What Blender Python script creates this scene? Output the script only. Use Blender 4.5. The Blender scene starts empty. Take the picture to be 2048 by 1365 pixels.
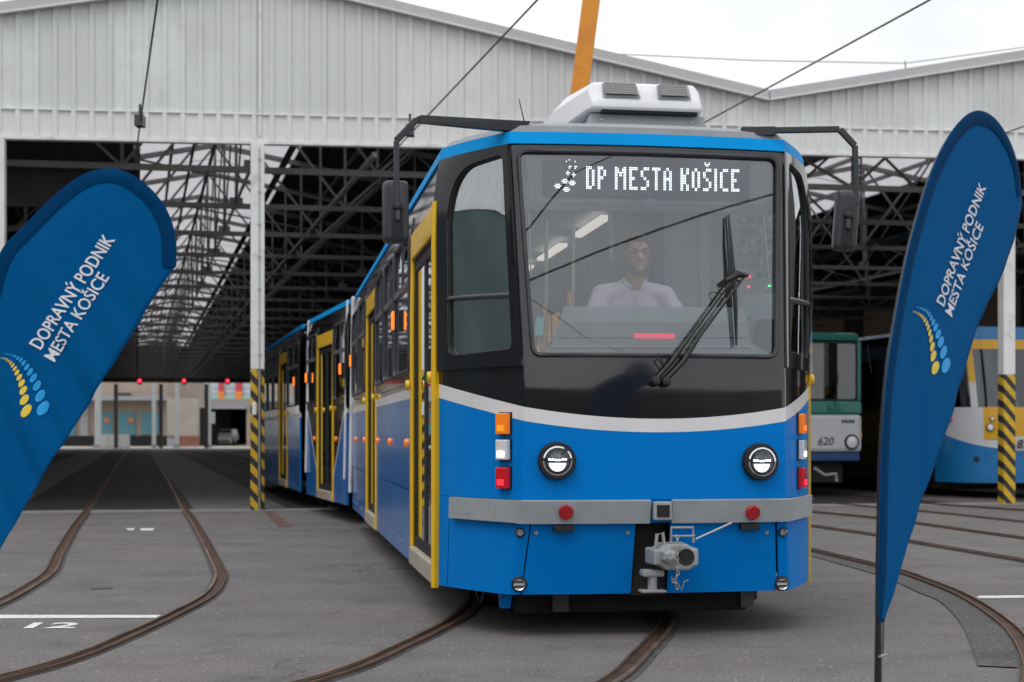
import bpy, math, random
import numpy as np
from mathutils import Matrix, Vector
random.seed(7)
sc = bpy.context.scene
C = sc.collection
R = math.radians
# ------------------------------------------------------------------ camera, sky, sun, exposure
F, CX, HY, H = 3050.0, 1024.0, 868.0, 1.22      # focal length / centre / horizon (photo pixels), eye height (m)
cam = bpy.data.cameras.new('camera'); camo = bpy.data.objects.new('camera', cam); C.objects.link(camo)
camo.location = (0, 0, H); camo.rotation_euler = (R(90), 0, 0)
cam.sensor_width = 36; cam.lens = F/2048*36; cam.shift_y = (HY-682.5)/2048
cam.clip_start = .05; cam.clip_end = 3000
cam.dof.use_dof = True; cam.dof.focus_distance = 8.4; cam.dof.aperture_fstop = 3.4
sc.camera = camo
w = bpy.data.worlds.new('World'); sc.world = w; w.use_nodes = True
nt = w.node_tree; nt.nodes.clear()
def N_(nt, t, **kw):
    n = nt.nodes.new(t)
    for k, v in kw.items():
        if k.startswith('i_'): n.inputs[int(k[2:])].default_value = v
        else: setattr(n, k, v)
    return n
SUN_EL, SUN_AZ = 58, 205       # overcast: only a faint soft sun
sky = N_(nt, 'ShaderNodeTexSky', sky_type='NISHITA', sun_disc=False, sun_elevation=R(SUN_EL), sun_rotation=R(SUN_AZ), air_density=1.0, dust_density=3.0)
hs = N_(nt, 'ShaderNodeMixRGB', blend_type='MULTIPLY'); hs.inputs[0].default_value = 1; hs.inputs[2].default_value = (.1, .1, .1, 1)
tc = N_(nt, 'ShaderNodeTexCoord'); nz = N_(nt, 'ShaderNodeTexNoise'); nz.inputs['Scale'].default_value = 3.2; nz.inputs['Detail'].default_value = 6; nz.inputs['Roughness'].default_value = .55
mpp = N_(nt, 'ShaderNodeMapping'); mpp.inputs['Scale'].default_value = (1, 1, 2.2)
cr = N_(nt, 'ShaderNodeValToRGB'); cr.color_ramp.elements[0].position = .3; cr.color_ramp.elements[0].color = (.74, .76, .80, 1); cr.color_ramp.elements[1].position = .62; cr.color_ramp.elements[1].color = (1.0, 1.0, 1.0, 1)
mx = N_(nt, 'ShaderNodeMixRGB'); mx.inputs[0].default_value = .93
bg = N_(nt, 'ShaderNodeBackground'); bg.inputs[1].default_value = 1.0
wo = N_(nt, 'ShaderNodeOutputWorld')
L = nt.links.new
L(sky.outputs[0], hs.inputs[1]); L(tc.outputs['Generated'], mpp.inputs[0]); L(mpp.outputs[0], nz.inputs['Vector']); L(nz.outputs['Fac'], cr.inputs[0])
L(hs.outputs[0], mx.inputs[1]); L(cr.outputs[0], mx.inputs[2]); L(mx.outputs[0], bg.inputs[0]); L(bg.outputs[0], wo.inputs[0])
sl = bpy.data.lights.new('sun', 'SUN'); sl.energy = .9; sl.angle = R(40); sl.color = (1, .97, .93)
so = bpy.data.objects.new('sun', sl); C.objects.link(so)
so.rotation_euler = (R(90-SUN_EL), 0, R(-28))       # light comes from behind the camera, a little from the left
sc.view_settings.view_transform = 'Standard'; sc.view_settings.look = 'None'; sc.view_settings.exposure = 0.27; sc.view_settings.gamma = 1
sc.render.engine = 'CYCLES'; sc.cycles.use_denoising = True
sc.cycles.max_bounces = 10; sc.cycles.transparent_max_bounces = 24; sc.cycles.glossy_bounces = 4; sc.cycles.diffuse_bounces = 4
sc.cycles.sample_clamp_indirect = 6
# ------------------------------------------------------------------ helpers
MW = {}
def px(x, y, d): return Vector(((x-CX)/F*d, d, H-(y-HY)/F*d))
def gnd(x, y, z=0): d = (H-z)*F/(y-HY); return Vector(((x-CX)/F*d, d, z))
def proj(p): return (CX+F*p[0]/p[1], HY-F*(p[2]-H)/p[1])
class MB:
    def __init__(s): s.v = []; s.f = []
    def add(s, vs, fs):
        o = len(s.v); s.v += [Vector(p) for p in vs]; s.f += [tuple(i+o for i in f) for f in fs]; return s
    def poly(s, *p): return s.add(p, [tuple(range(len(p)))])
    def box(s, c, sz, M=None):
        x, y, z = sz[0]/2, sz[1]/2, sz[2]/2; c = Vector(c)
        vs = [Vector((a, b, e)) for a in (-x, x) for b in (-y, y) for e in (-z, z)]
        if M is not None: vs = [M @ p for p in vs]
        return s.add([p+c for p in vs], [(0,1,3,2),(4,6,7,5),(0,4,5,1),(2,3,7,6),(0,2,6,4),(1,5,7,3)])
    def hexa(s, a):      # 8 points: bottom loop 0-3, top loop 4-7
        return s.add(a, [(3,2,1,0),(4,5,6,7),(0,1,5,4),(1,2,6,5),(2,3,7,6),(3,0,4,7)])
    def bar(s, p0, p1, wd, ht, up=(0,0,1)):
        p0, p1 = Vector(p0), Vector(p1); t = (p1-p0).normalized(); up = Vector(up)
        if abs(t.dot(up)) > .98: up = Vector((0,1,0))
        r = t.cross(up).normalized(); u = r.cross(t).normalized(); r = r*wd/2; u = u*ht/2
        return s.hexa([p0-r-u, p0+r-u, p0+r+u, p0-r+u, p1-r-u, p1+r-u, p1+r+u, p1-r+u])
    def tube(s, pts, r, n=8, caps=True):
        pts = [Vector(p) for p in pts]; rs = r if isinstance(r, (list, tuple)) else [r]*len(pts)
        o = len(s.v); prev = None
        for i, p in enumerate(pts):
            t = (pts[min(i+1, len(pts)-1)]-pts[max(i-1, 0)]).normalized()
            if prev is None:
                a = Vector((0,0,1)) if abs(t.z) < .9 else Vector((1,0,0)); a = (a-t*a.dot(t)).normalized()
            else: a = (prev-t*prev.dot(t)).normalized()
            prev = a; b = t.cross(a)
            for k in range(n):
                g = 2*math.pi*k/n; s.v.append(p+(a*math.cos(g)+b*math.sin(g))*rs[i])
        for i in range(len(pts)-1):
            for k in range(n):
                k2 = (k+1) % n; s.f.append((o+i*n+k, o+i*n+k2, o+(i+1)*n+k2, o+(i+1)*n+k))
        if caps:
            s.f.append(tuple(o+k for k in range(n))[::-1]); e = o+(len(pts)-1)*n; s.f.append(tuple(e+k for k in range(n)))
        return s
    def lathe(s, c, ax, prof, n=24):      # prof: (radius, height along axis)
        ax = Vector(ax).normalized(); c = Vector(c)
        a = Vector((0,0,1)) if abs(ax.z) < .9 else Vector((1,0,0)); a = (a-ax*a.dot(ax)).normalized(); b = ax.cross(a)
        o = len(s.v)
        for r, h in prof:
            for k in range(n):
                g = 2*math.pi*k/n; s.v.append(c+ax*h+(a*math.cos(g)+b*math.sin(g))*max(r, 1e-5))
        for i in range(len(prof)-1):
            for k in range(n):
                k2 = (k+1) % n; s.f.append((o+i*n+k, o+i*n+k2, o+(i+1)*n+k2, o+(i+1)*n+k))
        return s
    def grid(s, fn, us, vs_):
        o = len(s.v); nu, nv = len(us), len(vs_)
        for u in us:
            for v in vs_: s.v.append(Vector(fn(u, v)))
        for i in range(nu-1):
            for j in range(nv-1): s.f.append((o+i*nv+j, o+(i+1)*nv+j, o+(i+1)*nv+j+1, o+i*nv+j+1))
        return s
    def xf(s, M): s.v = [M @ p for p in s.v]; return s
    def build(s, name, mat, parent=None, world=False, bevel=0, smooth=None, solid=0, off=-1, M=None, sub=0):
        vs = s.v
        if M is not None: vs = [M @ p for p in vs]
        if world and parent is not None:
            I = MW[parent.name].inverted(); vs = [I @ p for p in vs]
        me = bpy.data.meshes.new(name); me.from_pydata([tuple(p) for p in vs], [], s.f); me.validate(); me.update()
        o = bpy.data.objects.new(name, me); C.objects.link(o)
        for m in (mat if isinstance(mat, list) else [mat]): me.materials.append(m)
        if smooth is not None:
            me.shade_smooth()
            if smooth < 180: me.set_sharp_from_angle(angle=R(smooth))
        if solid: m = o.modifiers.new('solid', 'SOLIDIFY'); m.thickness = solid; m.offset = off
        if solid and smooth is not None and smooth < 180: m = o.modifiers.new('split', 'EDGE_SPLIT'); m.split_angle = R(35)
        if bevel: m = o.modifiers.new('bevel', 'BEVEL'); m.width = bevel; m.segments = 2; m.limit_method = 'ANGLE'; m.angle_limit = R(40)
        if sub: m = o.modifiers.new('sub', 'SUBSURF'); m.levels = sub; m.render_levels = sub
        if parent is not None: o.parent = parent; MW[o.name] = MW[parent.name]
        else: MW[o.name] = Matrix.Identity(4)
        return o
def tag(o, label, cat, group=None):
    o['label'] = label; o['category'] = cat
    if group: o['group'] = group
    return o
def struct(o): o['kind'] = 'structure'; return o
def thing(name, loc, rz, label, cat, group=None):
    o = bpy.data.objects.new(name, None); C.objects.link(o); o.location = loc; o.rotation_euler = (0, 0, rz)
    o.empty_display_size = .2
    MW[o.name] = Matrix.Translation(loc) @ Matrix.Rotation(rz, 4, 'Z')
    return tag(o, label, cat, group)
def lin(a, b, n): return [a+(b-a)*i/(n-1) for i in range(n)]
def spline(pts, n=8):
    P = [Vector(p) for p in pts]; out = []
    for i in range(len(P)-1):
        p0, p1, p2, p3 = P[max(i-1, 0)], P[i], P[i+1], P[min(i+2, len(P)-1)]
        for k in range(n):
            t = k/n
            out.append(.5*((2*p1)+(p2-p0)*t+(2*p0-5*p1+4*p2-p3)*t*t+(3*p1-p0-3*p2+p3)*t**3))
    out.append(P[-1]); return out
def text_mb(s, bold=0.0, shear=0.0):
    cu = bpy.data.curves.new('t', 'FONT'); cu.body = s; cu.size = 1; cu.offset = bold; cu.shear = shear; cu.resolution_u = 3
    ob = bpy.data.objects.new('t', cu); C.objects.link(ob)
    dg = bpy.context.evaluated_depsgraph_get(); me = bpy.data.meshes.new_from_object(ob.evaluated_get(dg))
    v = [p.co.copy() for p in me.vertices]; f = [tuple(p.vertices) for p in me.polygons]
    bpy.data.objects.remove(ob); bpy.data.curves.remove(cu); bpy.data.meshes.remove(me)
    x0 = min(p.x for p in v); x1 = max(p.x for p in v)
    return [Vector((p.x-x0, p.y, 0)) for p in v], f, x1-x0
# ------------------------------------------------------------------ materials
def srgb(r, g, b):
    return tuple(((c/255)/12.92 if c/255 <= .04045 else ((c/255+.055)/1.055)**2.4) for c in (r, g, b))+(1,)
MATS = {}
def mat(name, col, rough=.5, metal=0, spec=.5, coat=0, noise=0, nscale=5, bump=0, bscale=60, emit=None, estr=0, stain=None, sscale=1.2, coord='Object', trans=0):
    if name in MATS: return MATS[name]
    m = bpy.data.materials.new(name); m.use_nodes = True; MATS[name] = m
    nt = m.node_tree; b = nt.nodes['Principled BSDF']; L = nt.links.new
    if len(col) == 3: col = tuple(col)+(1,)
    b.inputs['Base Color'].default_value = col; b.inputs['Roughness'].default_value = rough; b.inputs['Metallic'].default_value = metal
    b.inputs['Specular IOR Level'].default_value = spec; b.inputs['Coat Weight'].default_value = coat; b.inputs['Coat Roughness'].default_value = .05
    if trans: b.inputs['Transmission Weight'].default_value = trans
    if emit: b.inputs['Emission Color'].default_value = tuple(emit)[:3]+(1,); b.inputs['Emission Strength'].default_value = estr
    tc = nt.nodes.new('ShaderNodeTexCoord')
    if noise:
        n = nt.nodes.new('ShaderNodeTexNoise'); n.inputs['Scale'].default_value = nscale; n.inputs['Detail'].default_value = 5
        r = nt.nodes.new('ShaderNodeMapRange'); r.inputs[1].default_value = .3; r.inputs[2].default_value = .7; r.inputs[3].default_value = 1-noise; r.inputs[4].default_value = 1+noise
        mu = nt.nodes.new('ShaderNodeVectorMath'); mu.operation = 'SCALE'; mu.inputs[0].default_value = col[:3]
        L(tc.outputs[coord], n.inputs['Vector']); L(n.outputs['Fac'], r.inputs[0]); L(r.outputs[0], mu.inputs['Scale'])
        last = mu.outputs[0]
        if stain:
            n2 = nt.nodes.new('ShaderNodeTexNoise'); n2.inputs['Scale'].default_value = sscale; n2.inputs['Detail'].default_value = 7; n2.inputs['Roughness'].default_value = .65
            r2 = nt.nodes.new('ShaderNodeMapRange'); r2.inputs[1].default_value = .52; r2.inputs[2].default_value = .72
            mi = nt.nodes.new('ShaderNodeMixRGB'); mi.inputs[2].default_value = tuple(stain)[:3]+(1,)
            r2.inputs[4].default_value = .7
            L(tc.outputs[coord], n2.inputs['Vector']); L(n2.outputs['Fac'], r2.inputs[0]); L(r2.outputs[0], mi.inputs[0]); L(last, mi.inputs[1]); last = mi.outputs[0]
        L(last, b.inputs['Base Color'])
        r3 = nt.nodes.new('ShaderNodeMapRange'); r3.inputs[3].default_value = max(.02, rough-.08); r3.inputs[4].default_value = min(1, rough+.08)
        L(n.outputs['Fac'], r3.inputs[0]); L(r3.outputs[0], b.inputs['Roughness'])
    if bump:
        n = nt.nodes.new('ShaderNodeTexNoise'); n.inputs['Scale'].default_value = bscale; n.inputs['Detail'].default_value = 4
        bp = nt.nodes.new('ShaderNodeBump'); bp.inputs['Strength'].default_value = bump; bp.inputs['Distance'].default_value = .01
        L(tc.outputs[coord], n.inputs['Vector']); L(n.outputs['Fac'], bp.inputs['Height']); L(bp.outputs[0], b.inputs['Normal'])
    return m
def glass(name, tint, ior=1.6, rough=0.0):
    if name in MATS: return MATS[name]
    m = bpy.data.materials.new(name); m.use_nodes = True; MATS[name] = m
    nt = m.node_tree; nt.nodes.clear(); L = nt.links.new
    o = nt.nodes.new('ShaderNodeOutputMaterial'); t = nt.nodes.new('ShaderNodeBsdfTransparent'); g = nt.nodes.new('ShaderNodeBsdfGlossy')
    f = nt.nodes.new('ShaderNodeFresnel'); mi = nt.nodes.new('ShaderNodeMixShader')
    t.inputs[0].default_value = tuple(tint)[:3]+(1,); g.inputs['Roughness'].default_value = rough; g.inputs[0].default_value = (.92, .96, 1, 1); f.inputs['IOR'].default_value = ior
    tc = nt.nodes.new('ShaderNodeTexCoord'); n = nt.nodes.new('ShaderNodeTexNoise'); n.inputs['Scale'].default_value = 1.5
    bp = nt.nodes.new('ShaderNodeBump'); bp.inputs['Strength'].default_value = .012; bp.inputs['Distance'].default_value = .02
    L(tc.outputs['Object'], n.inputs['Vector']); L(n.outputs['Fac'], bp.inputs['Height']); L(bp.outputs[0], g.inputs['Normal'])
    L(f.outputs[0], mi.inputs[0]); L(t.outputs[0], mi.inputs[1]); L(g.outputs[0], mi.inputs[2]); L(mi.outputs[0], o.inputs[0])
    return m
def asphalt(name, base, dark, pink):
    m = bpy.data.materials.new(name); m.use_nodes = True; MATS[name] = m
    nt = m.node_tree; b = nt.nodes['Principled BSDF']; L = nt.links.new
    tc = nt.nodes.new('ShaderNodeTexCoord')
    def noise(s, d=4, r=.5):
        n = nt.nodes.new('ShaderNodeTexNoise'); n.inputs['Scale'].default_value = s; n.inputs['Detail'].default_value = d; n.inputs['Roughness'].default_value = r
        L(tc.outputs['Object'], n.inputs['Vector']); return n
    def mix(fac, a, c, bt='MIX'):
        x = nt.nodes.new('ShaderNodeMixRGB'); x.blend_type = bt
        for i, q in ((0, fac), (1, a), (2, c)):
            if isinstance(q, (tuple, float, int)): x.inputs[i].default_value = q
            else: L(q, x.inputs[i])
        return x.outputs[0]
    def ramp(src, a, b_, lo=0, hi=1):
        r = nt.nodes.new('ShaderNodeMapRange'); r.inputs[1].default_value = a; r.inputs[2].default_value = b_; r.inputs[3].default_value = lo; r.inputs[4].default_value = hi
        L(src, r.inputs[0]); return r.outputs[0]
    big = noise(.35, 6, .6); mid = noise(2.2, 6, .6); fine = noise(62, 3, .75); grit = nt.nodes.new('ShaderNodeTexVoronoi'); grit.inputs['Scale'].default_value = 55
    L(tc.outputs['Object'], grit.inputs['Vector'])
    c = mix(ramp(big.outputs['Fac'], .35, .65), base, pink)
    c = mix(ramp(mid.outputs['Fac'], .5, .75, 0, .5), c, dark)
    c = mix(1.0, c, ramp(fine.outputs['Fac'], .3, .7, .5, 1.5), 'MULTIPLY')
    c = mix(ramp(grit.outputs['Color'], .86, .95, 0, .5), c, (.42, .4, .39, 1))
    oil = noise(.9, 8, .7); c = mix(ramp(oil.outputs['Fac'], .60, .74, 0, .55), c, dark)
    vo = nt.nodes.new('ShaderNodeTexVoronoi'); vo.feature = 'DISTANCE_TO_EDGE'; vo.inputs['Scale'].default_value = .22
    wv = nt.nodes.new('ShaderNodeVectorMath'); wv.operation = 'MULTIPLY_ADD'; wv.inputs[1].default_value = (1.6, 1.6, 0); L(mid.outputs['Color'], wv.inputs[0]); L(tc.outputs['Object'], wv.inputs[2]); L(wv.outputs[0], vo.inputs['Vector'])
    ck = ramp(vo.outputs['Distance'], .0015, .006, .75, 0); gate = noise(.5, 2); gm = nt.nodes.new('ShaderNodeMath'); gm.operation = 'MULTIPLY'
    L(ck, gm.inputs[0]); L(ramp(gate.outputs['Fac'], .5, .6), gm.inputs[1]); c = mix(gm.outputs[0], c, dark)
    dv_ = nt.nodes.new('ShaderNodeTexVoronoi'); dv_.inputs['Scale'].default_value = 1.7; L(tc.outputs['Object'], dv_.inputs['Vector'])
    c = mix(ramp(dv_.outputs['Distance'], .03, .13, .4, 0), c, dark)
    st = nt.nodes.new('ShaderNodeMapping'); st.inputs['Scale'].default_value = (.8, 1.7, 1); L(tc.outputs['Object'], st.inputs[0]); sn = nt.nodes.new('ShaderNodeTexNoise'); sn.inputs['Scale'].default_value = .9; sn.inputs['Detail'].default_value = 8; L(st.outputs[0], sn.inputs['Vector'])
    c = mix(1.0, c, ramp(sn.outputs['Fac'], .3, .7, .88, 1.12), 'MULTIPLY')
    L(c, b.inputs['Base Color']); b.inputs['Roughness'].default_value = .88; b.inputs['Specular IOR Level'].default_value = .3
    bp = nt.nodes.new('ShaderNodeBump'); bp.inputs['Strength'].default_value = .5; bp.inputs['Distance'].default_value = .006
    L(fine.outputs['Fac'], bp.inputs['Height']); L(bp.outputs[0], b.inputs['Normal'])
    return m
def stripes(name):
    m = bpy.data.materials.new(name); m.use_nodes = True; MATS[name] = m
    nt = m.node_tree; b = nt.nodes['Principled BSDF']; L = nt.links.new
    tc = nt.nodes.new('ShaderNodeTexCoord'); d = nt.nodes.new('ShaderNodeVectorMath'); d.operation = 'DOT_PRODUCT'
    d.inputs[1].default_value = (1.15*.985, 1.15*.17-.3, 1.0)
    dv = nt.nodes.new('ShaderNodeMath'); dv.operation = 'MULTIPLY'; dv.inputs[1].default_value = 1/.265
    fr = nt.nodes.new('ShaderNodeMath'); fr.operation = 'FRACT'; gt = nt.nodes.new('ShaderNodeMath'); gt.operation = 'GREATER_THAN'; gt.inputs[1].default_value = .52
    n = nt.nodes.new('ShaderNodeTexNoise'); n.inputs['Scale'].default_value = 9; n.inputs['Detail'].default_value = 7
    r = nt.nodes.new('ShaderNodeMapRange'); r.inputs[1].default_value = .35; r.inputs[2].default_value = .7; r.inputs[3].default_value = .8; r.inputs[4].default_value = 1.08
    mi = nt.nodes.new('ShaderNodeMixRGB'); mi.inputs[1].default_value = (.66, .42, .02, 1); mi.inputs[2].default_value = (.022, .025, .028, 1)
    mu = nt.nodes.new('ShaderNodeMixRGB'); mu.blend_type = 'MULTIPLY'; mu.inputs[0].default_value = 1
    L(tc.outputs['Object'], d.inputs[0]); L(d.outputs['Value'], dv.inputs[0]); L(dv.outputs[0], fr.inputs[0]); L(fr.outputs[0], gt.inputs[0]); L(gt.outputs[0], mi.inputs[0])
    L(tc.outputs['Object'], n.inputs['Vector']); L(n.outputs['Fac'], r.inputs[0]); L(mi.outputs[0], mu.inputs[1]); L(r.outputs[0], mu.inputs[2]); L(mu.outputs[0], b.inputs['Base Color'])
    b.inputs['Roughness'].default_value = .45
    return m
def translucent(name, col):
    m = bpy.data.materials.new(name); m.use_nodes = True; MATS[name] = m
    nt = m.node_tree; nt.nodes.clear(); L = nt.links.new
    o = nt.nodes.new('ShaderNodeOutputMaterial'); t = nt.nodes.new('ShaderNodeBsdfTranslucent'); d = nt.nodes.new('ShaderNodeBsdfDiffuse'); mi = nt.nodes.new('ShaderNodeMixShader')
    t.inputs[0].default_value = col; d.inputs[0].default_value = (.3, .3, .3, 1); mi.inputs[0].default_value = .25
    L(t.outputs[0], mi.inputs[1]); L(d.outputs[0], mi.inputs[2]); L(mi.outputs[0], o.inputs[0]); return m
BLUE = mat('tram_blue', (.0, .195, .62), .35, spec=.07, coat=.02, noise=.04, nscale=2, bump=.008, bscale=4)
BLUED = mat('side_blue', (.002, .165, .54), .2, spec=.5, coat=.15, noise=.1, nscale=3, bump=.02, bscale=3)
RIMB = mat('sky_lit_blue', (.0, .31, .76), .5, spec=.08, noise=.04, nscale=3)  # the tram's blue, lightened in colour for sky light on the sloping rim
WHITE = mat('white_paint', (.74, .74, .76), .35, coat=.2, noise=.04, nscale=3)
BLACK = mat('gloss_black', (.014, .014, .017), .12, coat=.6, noise=.1, nscale=2, bump=.015, bscale=2.5)
FRAME = mat('dark_frame', (.045, .046, .055), .38, noise=.1)
RUBBER = mat('black_rubber', (.012, .012, .014), .65, noise=.15)
MIRR = mat('mirror_plastic', (.028, .03, .036), .42, noise=.08, bump=.02, bscale=150)
GREY = mat('bumper_grey', (.33, .36, .38), .45, noise=.07, nscale=9, bump=.02)
GREYR = mat('roof_grey', (.27, .29, .31), .55, noise=.08)
YEL = mat('door_yellow', (.84, .5, .0), .38, coat=.2, noise=.04)
STEEL = mat('steel', (.55, .56, .57), .3, metal=1, noise=.1)
CHROME = mat('chrome', (.8, .8, .82), .08, metal=1)
CAST = mat('coupler_grey', (.30, .315, .33), .5, noise=.15, nscale=14, stain=(.2, .17, .14), sscale=8, bump=.05)
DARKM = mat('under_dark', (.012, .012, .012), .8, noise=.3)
INTG = mat('interior_grey', (.42, .44, .47), .6, noise=.08)
DASH = mat('dash_grey', (.38, .46, .46), .55, noise=.06)
INTD = mat('interior_dark', (.035, .04, .046), .6, noise=.1)
ORAIL = mat('handrail_orange', (.62, .28, .03), .4)
WS = glass('windscreen', (.88, .91, .93), 2.25)
GL = glass('side_glass', (.62, .72, .72), 1.75)
GLD = glass('dark_glass', (.12, .15, .16), 1.6)
AMB = mat('amber_lens', (.75, .2, .01), .15, coat=.6, emit=(1, .2, .01), estr=.25)
AMBL = mat('amber_lit', (1, .35, .03), .2, emit=(1, .17, .01), estr=.8)
REDL = mat('red_lens', (.45, .006, .012), .15, coat=.6, emit=(1, .01, .02), estr=.12)
REDLL = mat('red_lit', (.8, .02, .04), .2, emit=(1, .02, .05), estr=1.2)
CLR = mat('clear_lens', (.75, .75, .78), .1, coat=.6, noise=.1, nscale=60)
LIT = mat('lit_bulb', (1, .93, .82), .2, emit=(1, .9, .78), estr=4)
LED = mat('led_white', (1, 1, 1), .3, emit=(.88, .95, 1), estr=1.5)
HEADL = mat('headlight_led', (1, 1, 1), .2, emit=(.88, .93, 1), estr=5)
REFL = mat('red_reflector', (.38, .006, .012), .3, coat=.5, noise=.1, nscale=120)
# ------------------------------------------------------------------ ground and tracks
ASPH = asphalt('asphalt', (.152, .145, .145, 1), (.07, .066, .066, 1), (.168, .154, .153, 1))
ASPD = asphalt('asphalt_patch', (.095, .092, .092, 1), (.05, .048, .048, 1), (.105, .1, .1, 1))
SEAL = mat('bitumen_seal', (.075, .071, .07), .8, noise=.4, nscale=7, bump=.2)
RUST = mat('rail_rust', (.12, .06, .034), .55, metal=.25, noise=.4, nscale=4, stain=(.035, .022, .016), sscale=2.5)
RAILS = mat('rail_shine', (.22, .16, .12), .4, metal=.5, noise=.4, nscale=3, stain=(.1, .06, .04), sscale=1.3)
GROOVE = mat('rail_groove', (.075, .036, .022), .75, metal=.1, noise=.45, nscale=5, stain=(.028, .017, .012), sscale=3)
PAINTW = mat('road_paint', (.72, .72, .73), .7, noise=.12, nscale=12, stain=(.3, .29, .29), sscale=9)
CONC = mat('concrete_sill', (.25, .245, .24), .85, noise=.15, nscale=3, stain=(.1, .1, .1), sscale=2, bump=.1)
g = MB().poly((-700, -500, 0), (700, -500, 0), (700, 1200, 0), (-700, 1200, 0)).build('ground', ASPH); struct(g)
def strip(pts, a, b, z):     # ribbon between lateral offsets a and b along a ground polyline
    m = MB(); n = len(pts); row = []
    for i, p in enumerate(pts):
        t = pts[min(i+1, n-1)]-pts[max(i-1, 0)]; t.z = 0; t.normalize(); r = Vector((t.y, -t.x, 0))
        q = Vector((p.x, p.y, 0)); row.append((q+r*a+Vector((0, 0, z)), q+r*b+Vector((0, 0, z))))
    for i in range(n-1):
        m.poly(row[i][0], row[i+1][0], row[i+1][1], row[i][1])
    return m
def rail(parent, pts, side, seal=.03):
    # grooved tram rail let into the road: seal, running head, groove, guard lip (side=+1: groove to the right)
    s = side
    def st(a, b, z): a, b = a*s, b*s; return strip(pts, min(a, b), max(a, b), z)
    o = strip(pts, -.018-seal if s > 0 else -.084-seal*.6, .084+seal*.6 if s > 0 else .018+seal, .004).build('bitumen_joint', SEAL, parent, world=True)
    hd = st(-.018, .004, .013)
    h = hd.build('rail', RAILS, parent, world=True, solid=.012)
    st(.004, .074, .0065).build('rail_groove', GROOVE, h, world=True)
    st(.074, .084, .012).build('guard_lip', RUST, h, world=True, solid=.01)
    return h
TD = Vector((-.238, .971, 0)); TD.normalize()
def track(label, left, right, group=None, n=8, seal=.03):
    l = spline(left, n); r = spline(right, n)
    c = (l[0]+r[0])/2; t = thing('tram_track', (c.x, c.y, 0), 0, label, 'track', group)
    rail(t, l, 1, seal); rail(t, r, -1, seal)
    return t
def gp(lst): return [gnd(*q) for q in lst]
TG = 'rail tracks in front of the depot'
Lr = gp([(259.5,898.5),(238,925),(217,960),(184.6,1013.5),(157,1053),(126.5,1107.5),(109.4,1145),(68.4,1176),(0,1213.6),(-120,1262),(-300,1320),(-620,1410),(-1100,1540)])
Rr = gp([(296.6,898.5),(314,925),(335,960),(362.5,1013.5),(381,1042.6),(403.5,1083.6),(427.4,1135),(432.6,1159),(410,1193),(342,1231),(239,1278.6),(137,1319.6),(0,1359),(-200,1405),(-600,1500),(-1200,1650)])
track('curved track with rusty rails leading into the hall beside the number 12', Lr, Rr, TG, 10)
ctr = [(-3.4,2.2),(-1.75,4.6),(-.85,6.2),(-.23,7.49),(.06,8.61),(.3,9.8),(.40,11),(.34,12.4),(-.02,15),(-.84,19.8),(-2.19,25),(-8.07,49),(-26.2,123)]
cs = spline([(a,b,0) for a,b in ctr], 10)
def offs(pts, k):
    out = []
    for i, p in enumerate(pts):
        t = (pts[min(i+1, len(pts)-1)]-pts[max(i-1, 0)]).normalized(); out.append(p+Vector((t.y, -t.x, 0))*k)
    return out
t = thing('tram_track', (cs[0].x, cs[0].y, 0), 0, 'track running out from under the big blue tram to the foreground', 'track', TG)
rail(t, offs(cs, -.7175), 1, .035); rail(t, offs(cs, .7175), -1, .035)
A = gp([(1440,1062),(1530,1080),(1621,1100),(1754,1132),(1802,1143.6),(1895,1177),(1951,1203),(2007.6,1239.4),(2048,1276),(2080,1340),(2070,1420)])
B = gp([(1440,1031),(1530,1042),(1621,1054),(1754,1073),(1821,1086),(2048,1125),(2250,1165),(2450,1220),(2550,1290)])
track('track curving past the right flag with a dark asphalt patch', A, B, TG)
track('second track behind the right flag, farther than the patched one', gp([(1500,1015),(1621,1025),(1759.5,1038),(1900,1057),(2200,1100),(2500,1150)]), gp([(1600,1003),(1841,1024),(2048,1046),(2300,1076),(2600,1115)]), TG)
track('faint track ending below the right striped column', gp([(1700,998),(1875,1010),(2048,1022),(2300,1042)]), gp([(1800,990),(2000,1001),(2200,1012),(2450,1030)]), TG)
# dark repair patch along the near rail, right
inner = [gnd(*q) for q in [(1621,1106),(1754,1138),(1802,1152),(1895,1187),(1951,1214),(2004,1254),(2030,1300),(2036,1338)]]
outer = [gnd(*q) for q in [(1621,1113),(1754,1151),(1793,1166),(1838,1187),(1881,1206),(1923,1251),(1951,1318),(1954,1334)]]
m = MB()
I2, O2 = spline(inner, 6), spline(outer, 6)
for i in range(len(I2)-1): m.poly(*[p+Vector((0,0,.0075)) for p in (O2[i], O2[i+1], I2[i+1], I2[i])])
struct(m.build('asphalt_patch', ASPD))
def quadpx(name, pts, mt, z=.004): return struct(MB().poly(*[gnd(x, y)+Vector((0,0,z)) for x, y in pts]).build(name, mt))
quadpx('road_line', [(-60,1238.5),(322,1237),(330,1231.5),(-60,1231)], PAINTW)
quadpx('road_line', [(1948,1198),(2150,1196),(2150,1191),(1958,1193)], PAINTW)
quadpx('rust_stain', [(529,1024),(548,1024),(588,1055),(557,1055)], mat('rust_paint', (.13,.075,.065), .85, noise=.4, nscale=9))
quadpx('road_mark', [(250,1057.5),(270,1057.5),(267,1061.5),(258,1061.5)], PAINTW); quadpx('road_mark', [(281,1057.5),(309,1057.5),(306,1062),(281,1062)], PAINTW)
quadpx('road_mark', [(425,985.5),(462,987),(455,990),(430,990)], PAINTW)
quadpx('crack', [(180,1177),(225,1175),(222,1179),(185,1180)], SEAL, .004)
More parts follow.
